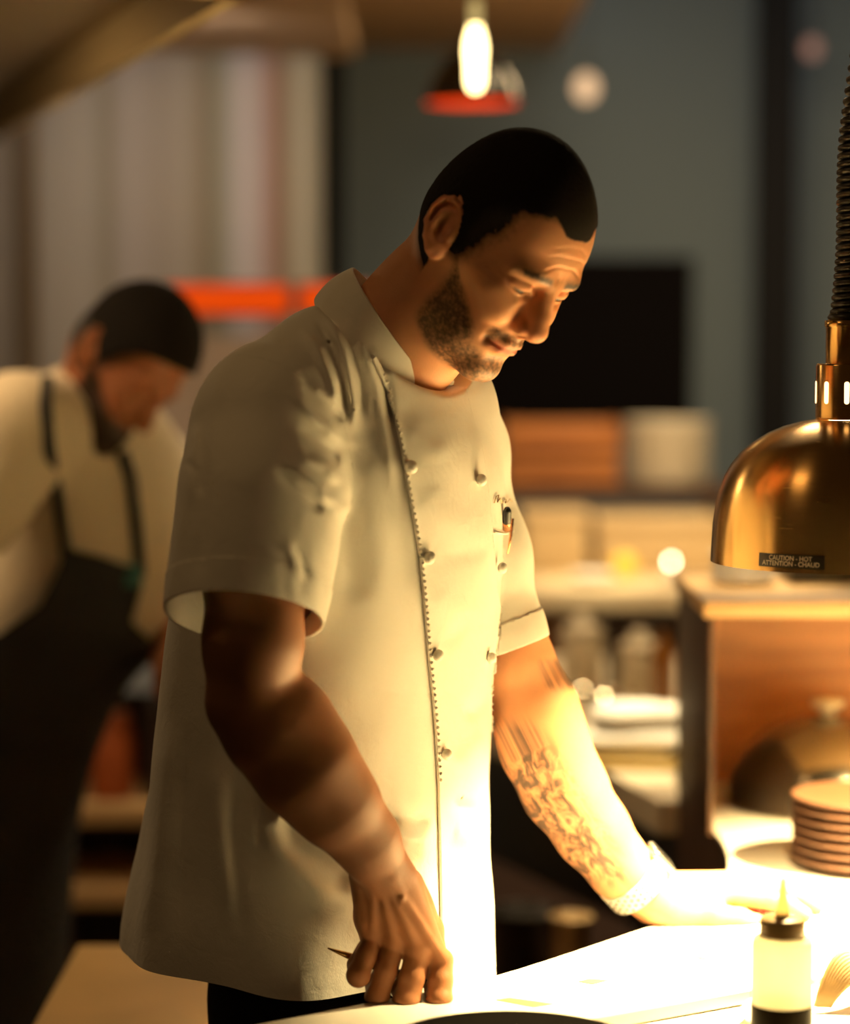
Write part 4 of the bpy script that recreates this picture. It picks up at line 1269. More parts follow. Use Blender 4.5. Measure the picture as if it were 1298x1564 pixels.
# dark pan at the very bottom
px_, py_ = 0.079, 2.152
o = MB().lathe((px_, py_, KZ), [(0.0001, 0.001), (0.085, 0.001), (0.095, 0.004), (0.121, 0.0255), (0.122, 0.028), (0.119, 0.0275), (0.094, 0.0075), (0.0001, 0.006)], 72).build('dark_plate', mat('black_glaze', (0.0022, 0.0015, 0.001, 1), 0.8, Specular_IOR_Level=0.03), None, origin=(px_, py_, KZ))
tag(o, 'black shallow plate cut off by the bottom edge of the photo', 'plate')
# white plate and dried stalks at the right edge
qx, qy = P(1300, 1560, 2.30)[0], 2.30
o = MB().lathe((qx, qy, KZ), [(0.0001, 0.001), (0.06, 0.001), (0.07, 0.004), (0.105, 0.016), (0.1055, 0.018), (0.069, 0.0075), (0.0001, 0.006)], 64).build('white_plate', M_WHITECER, None, origin=(qx, qy, KZ))
tag(o, 'round white plate at the right edge, behind the squeeze bottle', 'plate')
M_STALK = mat('dried_stalk', (0.13, 0.072, 0.018, 1), 0.7, var=0.35, vscale=90)
root = empty('dried_stalks', tuple(PZ(1252, 1536, KZ + 0.012))); tag(root, 'bundle of tan dried stalks arching over the white plate', 'stalks')
for k in range(9):
    s = PZ(1246 + k * 2.5, 1538, KZ + 0.013); e = s + np.array([0.055 + 0.002 * k, 0.045 - 0.004 * k, 0.0])
    pts = [s * (1 - t) + e * t + np.array([0, 0, (0.046 - 0.002 * k) * math.sin(math.pi * min(1, t * 0.9)) ** 0.8]) for t in np.linspace(0, 1, 14)]
    MB().tube(pts, [0.0026 + 0.0012 * math.sin(math.pi * t) for t in np.linspace(0, 1, 14)], 8).build('stalk', M_STALK, root)
o = MB().tube([PZ(1150, 1392, PZB + 0.006) + np.array([0, 0.03, 0]), PZ(1196, 1404, PZB + 0.006) + np.array([0, 0.03, 0])], 0.006, 14).build('red_glow_rod', mat('skin_glow_red', (0.55, 0.03, 0.02, 1), 0.4))  # red rod put in for the red glow of skin between the fingers
tag(o, 'red rod standing in for lit skin under the fingers of the flat hand', 'glow_rod')

# ------------------------------------------------------------------ hutch on the counter
HX, HY0, HY1, HZ = 0.371, 3.20, 3.60, 1.259
root = empty('shelf_cabinet', (HX + 0.556, 3.4, KZ)); tag(root, 'open wooden cabinet with a pale top behind the brass lamp', 'cabinet')
MB().box((HX + 0.009, (HY0 + HY1) / 2, (HZ - 0.021 + KZ + 0.0006) / 2), (0.008, HY1 - HY0, HZ - 0.0216 - KZ), bev=0.002).build('side_panel', M_DARKWOOD, root)
MB().box((HX + 1.1, (HY0 + HY1) / 2, (HZ - 0.021 + KZ + 0.0006) / 2), (0.014, HY1 - HY0, HZ - 0.0216 - KZ), bev=0.002).build('side_panel', M_DARKWOOD, root)
MB().box((HX + 0.556, HY1 - 0.010, (HZ - 0.021 + KZ + 0.0006) / 2), (1.072, 0.018, HZ - 0.0226 - KZ)).build('back_panel', M_WOOD, root)
MB().box((HX + 0.557, (HY0 + HY1) / 2, HZ - 0.0105), (1.12, HY1 - HY0 + 0.01, 0.021), bev=0.002).build('top_board', M_OAK, root)
# steel dome cover and plates inside
def dome_cover(c, r, h):
    root = empty('cloche', c); tag(root, 'dark polished dome cover with a pale knob inside the cabinet', 'cloche')
    pr = [(r, 0.001), (r * 1.01, 0.004)] + [(r * math.cos(a), 0.004 + h * math.sin(a)) for a in np.linspace(0.02, math.pi / 2, 18)]
    MB().lathe(c, pr, 64).build('dome', mat('dark_glass_dome', (0.24, 0.21, 0.165, 1), 0.16, 0.95), root)
    MB().lathe(c, [(0.012, h), (0.010, h + 0.012), (0.022, h + 0.016), (0.024, h + 0.024), (0.0001, h + 0.027)], 32).build('knob', M_CERAMIC, root)
dome_cover(tuple(P(1262, 1256, 3.42)[:2]) + (KZ,), 0.142, 0.125)
def plate(c, r, m, label, group, name='plate', h=0.012):
    x, y, z = c
    o = MB().lathe((x, y, z), [(0.0001, 0.0004), (r * 0.6, 0.0004), (r * 0.72, h * 0.25), (r, h * 0.8), (r * 1.005, h), (r * 0.97, h), (r * 0.7, h * 0.55), (0.0001, h * 0.5)], 56).build(name, m, None, origin=c)
    return tag(o, label, 'plate', group)
def stack_labels(n, base):
    w = ['lowest', 'second from the bottom', 'third from the bottom', 'fourth from the bottom', 'fifth from the bottom', 'sixth from the bottom', 'seventh from the bottom', 'eighth from the bottom', 'ninth from the bottom', 'tenth from the bottom']
    return [f'{base}, ' + (w[i] if i < n - 1 else 'topmost') for i in range(n)]
sx, sy = P(1322, 1230, 3.02)[0], 3.02
for i, lb in enumerate(stack_labels(7, 'brown clay plate in the cabinet stack')):
    plate((sx, sy, KZ + 0.0005 + 0.0125 * i), 0.092, M_CLAY, lb, 'brown plates by the dome cover', h=0.0165)
# things on the hutch
tx, ty = P(1135, 880, 3.42)[0], 3.42
for i, lb in enumerate(stack_labels(5, 'white plate on the cabinet top')):
    plate((tx, ty, HZ + 0.0005 + 0.0085 * i), 0.046, M_WHITECER, lb, 'white plates on the cabinet', h=0.012)
o = MB().box((P(1262, 880, 3.5)[0], 3.48, HZ + 0.022), (0.13, 0.14, 0.042), bev=0.004).build('black_tray', mat('black_tray', (0.008, 0.008, 0.007, 1), 0.4))
tag(o, 'black box on the cabinet top just under the brass lamp', 'box')

# ------------------------------------------------------------------ kitchen counter behind
Z2 = 0.90
poly = [XY(905, 1166, Z2), (0.355, 3.66), (1.3, 3.66), (1.3, 5.3), (-0.35, 5.3), (-0.15, 5.0)]
ct2 = MB().prism(poly, Z2 - 0.05, Z2).build('kitchen_counter', mat('worn_counter', (0.60, 0.52, 0.38, 1), 0.4, var=0.1, vscale=8))
tag(ct2, 'worn pale kitchen counter behind the dark cabinet side', 'counter')
MB().prism([(x + 0.06, y + 0.05) for x, y in poly[:2]] + [(1.28, 3.7), (1.28, 5.25), (-0.25, 5.25), (-0.09, 5.04)], 0.62, Z2 - 0.05).build('apron', M_DKSTEEL, ct2)
for x, y in ((0.40, 3.75), (1.25, 3.75), (1.25, 5.2), (-0.15, 5.2)):
    MB().tube([(x, y, 0.001), (x, y, 0.63)], 0.02, 12).build('leg', M_DKSTEEL, ct2)
# under-counter pots
def pot(c, r, h, m, name, label, cat, rim=0.006, handle=False):
    x, y, z = c
    root = empty(name, c); tag(root, label, cat)
    MB().lathe(c, [(0.0001, 0.001), (r * 0.95, 0.001), (r, 0.006), (r, h), (r + rim, h + 0.002), (r + rim, h + 0.007), (r - 0.003, h + 0.007), (r - 0.003, 0.01), (0.0001, 0.01)], 48).build('body', m, root)
    if handle:
        for s in (-1, 1):
            MB().tube([(x + s * r, y - 0.03, z + h * .8), (x + s * (r + .03), y - 0.025, z + h * .82), (x + s * (r + .03), y + 0.025, z + h * .82), (x + s * r, y + 0.03, z + h * .8)], 0.005, 8).build('handle', m, root)
    return root
sh = MB().box((0.10, 3.84, 0.555), (0.56, 0.42, 0.025), bev=0.003).build('low_shelf', mat('brown_shelf', (0.12, 0.055, 0.022, 1), 0.5))
tag(sh, 'low brown shelf beyond the slab, between chef and cabinet', 'shelf')
for sx_ in (-0.29, 0.29):
    MB().box((0.10 + sx_ * 0.88, 3.84, 0.271), (0.03, 0.40, 0.542)).build('leg', M_DARKWOOD, sh)
c = P(800, 1440, 3.80); pot((c[0], 3.80, 0.568), 0.056, 0.125, mat('black_iron', (0.03, 0.025, 0.02, 1), 0.35, 0.6), 'stock_pot', 'round black pot with side handles on the low brown shelf', 'pot', handle=True)
c = P(872, 1440, 3.66); pot((c[0], 3.66, 0.568), 0.0285, 0.150, mat('tan_tin', (0.50, 0.34, 0.16, 1), 0.4, 0.3), 'tall_tin', 'tall narrow tan tin beside the black pot', 'tin')

# folded towels on a tray
c = PZ(960, 1162, Z2)
tr = MB().box((c[0] + 0.03, c[1], Z2 + 0.007), (0.28, 0.20, 0.012), rz=-0.12, bev=0.003).build('tray', mat('yellow_tray', (0.50, 0.34, 0.10, 1), 0.4))
tag(tr, 'shallow yellowish tray under the white towels', 'tray')
def towel(c, d, rz, label):
    tb = MB()
    n, m = 24, 16
    vs = []
    for i in range(n + 1):
        for j in range(m):
            a = 2 * math.pi * j / m
            x = (i / n - 0.5) * d[0]; e = 1 - 0.25 * abs(2 * i / n - 1) ** 6
            ca, sa = math.cos(a), math.sin(a)
            y = d[1] / 2 * e * (abs(ca) ** 0.6) * (1 if ca > 0 else -1); z = d[2] / 2 * e * (abs(sa) ** 0.6) * (1 if sa > 0 else -1) + 0.003 * math.sin(9 * x / d[0] + 3 * a)
            v = Matrix.Rotation(rz, 3, 'Z') @ Vector((x, y, z)); vs.append(v + Vector(c) + Vector((0, 0, d[2] / 2 + 0.002)))
    fs = [(i * m + j, i * m + (j + 1) % m, (i + 1) * m + (j + 1) % m, (i + 1) * m + j) for i in range(n) for j in range(m)] + [tuple(range(m))[::-1], tuple(n * m + j for j in range(m))]
    o = tb.add(vs, fs, True).build('towel', M_TOWEL, None, origin=c); tag(o, label, 'towel', 'white towels on the tray'); return o
towel((c[0] + 0.03, c[1], Z2 + 0.014), (0.22, 0.13, 0.040), -0.10, 'thick folded white towel on the tray, the lower one')
towel((c[0] + 0.04, c[1] + 0.01, Z2 + 0.057), (0.20, 0.11, 0.034), -0.05, 'folded white towel on the tray, the upper one')
kn = MB().tube([PZ(990, 1152, Z2 + 0.02) + np.array([0.03, -0.06, 0.012]), PZ(1032, 1146, Z2 + 0.02) + np.array([0.03, -0.06, 0.012])], [0.005, 0.006], 10).build('knife', M_BLACK)
tag(kn, 'black knife handle in front of the white towels', 'knife')
# lidded jars and small bowls
def jar(c, r, h, m, label):
    root = empty('lidded_jar', c); tag(root, label, 'jar', 'lidded jars on the kitchen counter')
    MB().lathe(c, [(0.0001, 0.001), (r * .9, 0.001), (r, 0.008), (r, h), (r * .9, h + 0.006)], 36).build('body', m, root)
    MB().lathe(c, [(r * 1.03, h + 0.004), (r * 1.03, h + 0.014), (r * .5, h + 0.022), (0.014, h + 0.024), (0.018, h + 0.040), (0.0001, h + 0.044)], 36).build('lid', m, root)
M_JAR = mat('greyish_ceramic', (0.46, 0.38, 0.26, 1), 0.3)
def onz(px, py, z): p = PZ(px, py, z); return (p[0], p[1], z)
jar(onz(888, 1062, Z2), 0.041, 0.120, M_JAR, 'grey-tan lidded jar nearest the chef on the kitchen counter')
jar(onz(976, 1062, Z2), 0.040, 0.088, M_JAR, 'squat grey-tan lidded jar beside the cabinet side')
def bowl(c, r, m, label, group, h=0.035):
    o = MB().lathe(c, [(0.0001, 0.001), (r * .5, 0.001), (r * .8, h * .5), (r, h), (r * .96, h), (r * .75, h * .5), (0.0001, h * .2)], 40).build('bowl', m, None, origin=c)
    return tag(o, label, 'bowl', group)
M_SHINY = mat('polished_steel', (0.72, 0.66, 0.52, 1), 0.12, 1.0)
bowl(onz(893, 1078, Z2), 0.030, M_SHINY, 'small shiny steel bowl in front of the jars, left one', 'small steel bowls')
bowl(onz(925, 1090, Z2), 0.032, M_SHINY, 'small shiny steel bowl in front of the jars, right one', 'small steel bowls')
def bottle(c, r, h, m, label):
    root = empty('bottle', c); tag(root, label, 'bottle', 'bottles on the kitchen counter')
    MB().lathe(c, [(0.0001, 0.001), (r, 0.001), (r, h * .6), (r * .4, h * .78), (r * .35, h * .9)], 28).build('body', m, root)
    MB().lathe(c, [(r * .42, h * .88), (r * .42, h), (0.0001, h)], 20).build('cap', M_BLACK, root)
bottle(onz(1012, 1080, Z2), 0.024, 0.17, mat('amber', (0.22, 0.085, 0.015, 1), 0.2), 'amber bottle with a black cap beside the cabinet side')
bottle(onz(938, 1052, Z2), 0.016, 0.14, mat('dark_bottle', (0.03, 0.02, 0.012, 1), 0.2), 'thin dark bottle standing between the two jars')

# ------------------------------------------------------------------ far side: counter, shelves, crates, plates
Z3 = 1.02
fc = MB().box((P(960, 860, 5.95)[0] + 0.25, 5.95, Z3 - 0.025), (1.5, 0.75, 0.05), bev=0.004).build('far_counter', mat('cream_top', (0.70, 0.58, 0.38, 1), 0.35))
tag(fc, 'cream topped counter at the far end of the kitchen', 'counter')
MB().box((P(960, 860, 5.95)[0] + 0.25, 6.0, (Z3 - 0.05) / 2), (1.46, 0.6, Z3 - 0.05)).build('front_panel', mat('mauve_panel', (0.16, 0.095, 0.075, 1), 0.6), fc)
MB().box((P(838, 910, 5.66)[0], 5.675, 0.80), (0.095, 0.03, 0.30)).build('door', M_WOOD, fc)
def onf(px, py, z): p = PZ(px, py, z); return (p[0], p[1], z)
plate((P(905, 870, 5.72)[0], 5.72, Z3 + 0.001), 0.055, M_WHITECER, 'white plate at the front edge of the far cream counter', None, h=0.02)
o = MB().ball((P(955, 850, 5.75)[0], 5.78, Z3 + 0.031), 0.03, 24).build('lemon', mat('lemon_skin', (0.85, 0.62, 0.08, 1), 0.4)); tag(o, 'yellow lemon on the far cream counter', 'lemon')
cx_ = P(1025, 856, 5.68)[0]; cz_ = P(1025, 858, 5.68)[2]
gl = empty('candle', (cx_, 5.68, Z3)); tag(gl, 'short lit candle, a bright dot on the far cream counter', 'candle')
MB().lathe((cx_, 5.68, Z3), [(0.0001, 0.0005), (0.012, 0.0005), (0.012, cz_ - Z3 - 0.012), (0.0001, cz_ - Z3 - 0.012)], 20).build('wax', M_WHITECER, gl)
MB().ball((cx_, 5.68, cz_), (0.005, 0.005, 0.007), 20).build('flame', emit('candle_glow', (1.0, 0.84, 0.55, 1), 26.0), gl)
for i, (px, w, h, lb) in enumerate(((845, 0.155, 0.13, 'cream storage box on the far counter, next to the chef'), (1000, 0.30, 0.115, 'wide cream storage box on the far counter, below the plates'))):
    root = empty('storage_box', (P(px, 820, 6.05)[0], 6.05, Z3)); tag(root, lb, 'box', 'cream boxes on the far counter')
    x = root.location.x
    MB().box((x, 6.05, Z3 + h / 2 + 0.0005), (w, 0.28, h), bev=0.008).build('body', mat('cream_box', (0.62, 0.46, 0.25, 1), 0.6), root)
    MB().box((x, 6.05, Z3 + h + 0.008), (w + 0.012, 0.29, 0.014), bev=0.004).build('lid', bpy.data.materials['cream_box'], root)
# wall shelf with crate and plates
Z4 = P(900, 742, 6.3)[2]
ws = MB().box((P(930, 740, 6.3)[0], 6.32, Z4 - 0.012), (0.62, 0.32, 0.024), bev=0.002).build('wall_shelf', M_DARKWOOD); tag(ws, 'dark shelf under the black screen', 'shelf')
for s in (-0.28, 0.28):
    MB().box((P(930, 740, 6.3)[0] + s, 6.40, (Z4 - 0.024 + Z3) / 2), (0.03, 0.10, Z4 - 0.024 - Z3 - 0.001)).build('bracket', M_DARKWOOD, ws)
def crate(px0, px1, Y, z, h, label):
    x0, x1 = P(px0, 700, Y)[0], P(px1, 700, Y)[0]
    root = empty('wooden_crate', ((x0 + x1) / 2, Y, z)); tag(root, label, 'crate', 'wooden crates on the dark shelf')
    xm, w = (x0 + x1) / 2, x1 - x0
    for k in range(2):
        zz = z + h * (0.27 + 0.46 * k)
        MB().box((xm, Y - 0.10, zz), (w, 0.012, h * .40), bev=0.002).build('slat', M_ORWOOD, root)
        MB().box((xm, Y + 0.10, zz), (w, 0.012, h * .40), bev=0.002).build('slat', M_ORWOOD, root)
    for s in (-1, 1):
        MB().box((xm + s * (w / 2 - 0.008), Y, z + h / 2), (0.016, 0.188, h - 0.002), bev=0.002).build('end_board', M_ORWOOD, root)
    MB().box((xm, Y, z + 0.005), (w - 0.03, 0.188, 0.008)).build('bottom', M_ORWOOD, root)
M_ORWOOD = wood('orange_wood', (0.20, 0.06, 0.012, 1), (0.42, 0.16, 0.035, 1), 4, 0.5, 'X')
hh = (P(900, 640, 6.3)[2] - Z4) / 2
crate(768, 940, 6.3, Z4 + 0.0005, hh - 0.002, 'orange-brown wooden crate on the dark shelf, the lower one')
crate(768, 942, 6.3, Z4 + hh, hh - 0.002, 'orange-brown wooden crate stacked under the black screen')
for i, lb in enumerate(stack_labels(10, 'cream plate in the tall stack beside the crates')):
    plate((P(1018, 740, 6.3)[0], 6.3, Z4 + 0.0008 + i * 0.0165), 0.112, M_CERAMIC, lb, 'tall stack of cream plates', h=0.021)
# black screen on the back wall
sc_ = empty('wall_screen', (P(900, 515, 7.2)[0], 7.25, P(900, 515, 7.2)[2])); tag(sc_, 'large black switched-off screen on the grey back wall', 'screen')
x0, x1 = P(738, 500, 7.2)[0], P(1060, 500, 7.2)[0]; z1, z0 = P(900, 392, 7.2)[2], P(900, 642, 7.2)[2]
MB().box(((x0 + x1) / 2, 7.26, (z0 + z1) / 2), (x1 - x0, 0.06, z1 - z0), bev=0.006).build('housing', mat('screen_black', (0.004, 0.003, 0.003, 1), 0.9, Specular_IOR_Level=0.05), sc_)
MB().box(((x0 + x1) / 2, 7.2285, (z0 + z1) / 2), (x1 - x0 - 0.03, 0.004, z1 - z0 - 0.03)).build('panel', mat('screen_glass', (0.004, 0.003, 0.003, 1), 0.9, Specular_IOR_Level=0.05), sc_)

# ------------------------------------------------------------------ pendant lights
def pendant_shade(px, Y):
    c = P(px, 158, Y); x, z = c[0], c[2]; s = Y / FPX
    root = empty('pendant_lamp', (x, Y, z)); tag(root, 'small black pendant shade with an orange lining above the head', 'pendant lamp')
    R_ = 72 * s
    pr = [(R_, 0), (R_ * .99, 0.012), (R_ * .9, 28 * s), (R_ * .72, 52 * s), (R_ * .45, 72 * s), (R_ * .2, 84 * s), (R_ * .16, 96 * s)]
    MB().lathe((x, Y, z), pr, 48).build('shade', mat('black_shade', (0.010, 0.008, 0.006, 1), 0.25), root)
    MB().lathe((x, Y, z), [(r - 0.003, h + 0.0005) for r, h in pr[:5]] + [(0.0001, 72 * s)], 48).build('lining', mat('orange_lining', (0.80, 0.10, 0.008, 1), 0.5), root)
    MB().ball((x, Y, z + 0.045), 0.016, 16).build('bulb', emit('pendant_bulb', (1, 0.55, 0.18, 1), 28.0), root)
    MB().tube([(x, Y, z + 96 * s), (x, Y, 2.9)], 0.004, 8).build('cable', M_CORD, root)
pendant_shade(721, 4.9)
c = P(726, 90, 4.4); s = 4.4 / FPX
root = empty('filament_bulb', tuple(c)); tag(root, 'bright bare filament bulb hanging in front of the black shade', 'light bulb')
MB().lathe(tuple(c), [(0.0001, -48 * s), (7 * s, -46 * s), (11 * s, -36 * s), (12 * s, -10 * s), (14 * s, 14 * s), (12 * s, 30 * s), (8 * s, 42 * s), (7 * s, 50 * s)], 28).build('glass', emit('filament_glow', (1.0, 0.74, 0.30, 1), 11.0), root)
MB().lathe(tuple(c), [(8.5 * s, 48 * s), (8.5 * s, 84 * s), (3 * s, 90 * s)], 24).build('socket', emit('socket_glow', (1.0, 0.72, 0.26, 1), 0.62), root)  # bulb light on the brass socket put in as a weak glow
MB().tube([(c[0], c[1], c[2] + 88 * s), (c[0], c[1], 2.9)], 0.006, 8).build('cable', mat('gold_cable', (0.55, 0.42, 0.16, 1), 0.5), root)
def globe(px, py, Y, r, col, st, label):
    c = P(px, py, Y); root = empty('globe_lamp', tuple(c)); tag(root, label, 'globe lamp')
    MB().ball(tuple(c), (r, r, r * 1.2), 24).build('globe', emit('globe_glow_%d' % px, col, st), root)
    MB().tube([(c[0], Y, c[2] + r * 1.15), (c[0], Y, 2.75)], 0.003, 6).build('cable', M_CORD, root)
globe(895, 134, 6.6, 0.030, (1.0, 0.62, 0.33, 1), 1.15, 'small soft glowing ball, added for a reflection, right of the pendant')  # glowing ball put in for a reflection
globe(1240, 74, 6.8, 0.022, (1.0, 0.50, 0.35, 1), 0.35, 'faint globe lamp beyond the black post')

# ------------------------------------------------------------------ left: hood, glowing grill, shelves
zh = 2.02
e0, e1 = np.array(XY(-40, 236, zh)), np.array(XY(372, 0, zh))
dv = unit(e1 - e0); nv = np.array([-dv[1], dv[0]])
if nv[0] > 0: nv = -nv
hd = empty('extractor_hood', (float(e0[0]), float(e0[1]), zh)); tag(hd, 'big steel extractor hood over the cook in the apron', 'hood')
q = [tuple(e0 - dv * 0.3), tuple(e1 + dv * 0.02), tuple(e1 + dv * 0.02 + nv * 1.2), tuple(e0 - dv * 0.3 + nv * 1.2)]
M_HOOD = mat('hood_steel', (0.42, 0.33, 0.19, 1), 0.42, 0.85, var=0.25, vscale=2.5)
MB().prism(q, zh + 0.07, zh + 0.5).build('canopy', M_HOOD, hd)
MB().prism([q[0], q[1], tuple(np.array(q[1]) + nv * 0.025), tuple(np.array(q[0]) + nv * 0.025)], zh, zh + 0.07).build('lip', mat('hood_lip', (0.40, 0.31, 0.17, 1), 0.5, 0.2), hd)
MB().prism([q[1], q[2], tuple(np.array(q[2]) - dv * 0.025), tuple(np.array(q[1]) - dv * 0.025)], zh, zh + 0.07).build('lip', bpy.data.materials['hood_lip'], hd)

gx0, gx1 = P(250, 457, 5.3)[0], P(560, 457, 5.3)[0]; gz = P(300, 457, 5.3)[2]
gr = empty('salamander_grill', ((gx0 + gx1) / 2, 5.4, gz - 0.1)); tag(gr, 'steel grill with a glowing orange bar behind the cook', 'grill')
MB().box(((gx0 + gx1) / 2, 5.47, gz + 0.0), (gx1 - gx0 + 0.05, 0.25, 0.075), bev=0.004).build('hood_box', mat('plain_dark_steel', (0.10, 0.07, 0.05, 1), 0.6), gr)  # one even dark steel tone
bw = (gx1 - gx0)
MB().box((gx0 + bw * 0.31, 5.335, gz), (bw * 0.60, 0.02, 0.062), bev=0.004).build('glowing_bar', emit('hot_bar', (1.0, 0.085, 0.004, 1), 0.78), gr)
MB().box((gx0 + bw * 0.83, 5.335, gz), (bw * 0.32, 0.02, 0.062), bev=0.004).build('glowing_bar', bpy.data.materials['hot_bar'], gr)
MB().box(((gx0 + gx1) / 2, 5.50, gz - 0.23), (bw + 0.05, 0.18, 0.30), bev=0.004).build('body', mat('grill_steel', (0.34, 0.27, 0.22, 1), 0.5), gr)
MB().box(((gx0 + gx1) / 2, 5.50, (gz - 0.38) / 2), (bw - 0.05, 0.16, gz - 0.38)).build('stand', M_DKSTEEL, gr)
# shelf rack behind the cook
rx0, rx1 = P(60, 1240, 4.6)[0], P(330, 1240, 4.6)[0]
rk = empty('shelf_rack', ((rx0 + rx1) / 2, 4.75, 0.0)); tag(rk, 'dark rack with tan shelf boards between cook and chef', 'rack')
ztop = P(210, 1008, 4.6)[2]
for py in (1245, 1371):   # two tan boards
    z = P(150, py, 4.6)[2]
    MB().box(((rx0 + rx1) / 2, 4.75, z), (rx1 - rx0, 0.30, 0.040), bev=0.003).build('shelf_board', M_OAK, rk)
for x in (rx0 + 0.012, rx1 - 0.012):
    for y in (4.615, 4.885):
        MB().box((x, y, ztop / 2), (0.024, 0.024, ztop - 0.004)).build('upright', M_DARKWOOD, rk)
MB().box(((rx0 + rx1) / 2, 4.75, ztop), (rx1 - rx0, 0.30, 0.018), bev=0.003).build('top_board', M_DARKWOOD, rk)
yb = MB().box((P(240, 990, 4.64)[0], 4.66, ztop + 0.0255), (0.055, 0.05, 0.032), bev=0.006).build('sponge', mat('yellow_sponge', (0.62, 0.36, 0.03, 1), 0.9)); tag(yb, 'small yellow sponge on the dark top board of the rack', 'sponge')
MB().box(((rx0 + rx1) / 2, 4.905, 0.45), (rx1 - rx0, 0.012, 0.86)).build('back_panel', mat('very_dark_wood', (0.02, 0.009, 0.004, 1), 0.6), rk)
zr = P(150, 1245, 4.6)[2] + 0.0205
jx = P(170, 1150, 4.66)[0]
root = empty('copper_jar', (jx, 4.68, zr)); tag(root, 'rust red jar standing on the tan shelf board', 'jar')
MB().lathe((jx, 4.68, zr), [(0.0001, 0.001), (0.038, 0.001), (0.044, 0.02), (0.044, 0.12), (0.034, 0.15), (0.036, 0.165), (0.0001, 0.165)], 36).build('body', mat('rust', (0.42, 0.10, 0.025, 1), 0.5), root)
jx = P(238, 1150, 4.66)[0]
root = empty('dark_jar', (jx, 4.68, zr)); tag(root, 'dark jar on the tan shelf board beside the rust red jar', 'jar')
MB().lathe((jx, 4.68, zr), [(0.0001, 0.001), (0.03, 0.001), (0.032, 0.02), (0.032, 0.15), (0.022, 0.175), (0.022, 0.19), (0.0001, 0.19)], 36).build('body', mat('dark_glaze', (0.03, 0.014, 0.010, 1), 0.4), root)
# pale blue fridge front and work table
fx = P(205, 1010, 5.2)[0]
fr = empty('fridge', (fx, 5.15, 0.0)); tag(fr, 'pale blue-grey fridge behind the arm of the cook', 'fridge')
MB().box((fx, 5.14, 0.60), (0.36, 0.24, 1.19), bev=0.01).build('body', mat('fridge_grey', (0.42, 0.46, 0.52, 1), 0.35, 0.2), fr)
MB().box((fx - 0.01, 5.013, 0.61), (0.33, 0.012, 1.1), bev=0.006).build('door', bpy.data.materials['fridge_grey'], fr)
tb = empty('prep_table', (P(200, 1500, 3.2)[0], 3.25, 0.0)); tag(tb, 'low tan table at the bottom left behind the jacket hem', 'table')
ztb = 0.760
tx0, tx1 = P(95, 1500, 3.2)[0], P(470, 1500, 3.2)[0]
MB().box(((tx0 + tx1) / 2, 3.13, ztb - 0.02), (tx1 - tx0, 0.44, 0.04), bev=0.004).build('top', mat('tan_table', (0.50, 0.33, 0.14, 1), 0.45, var=0.35, vscale=5), tb)
for x in (tx0 + 0.04, tx1 - 0.04):
    for y in (2.96, 3.30):
        MB().box((x, y, 0.360), (0.04, 0.04, 0.719)).build('leg', M_DARKWOOD, tb)

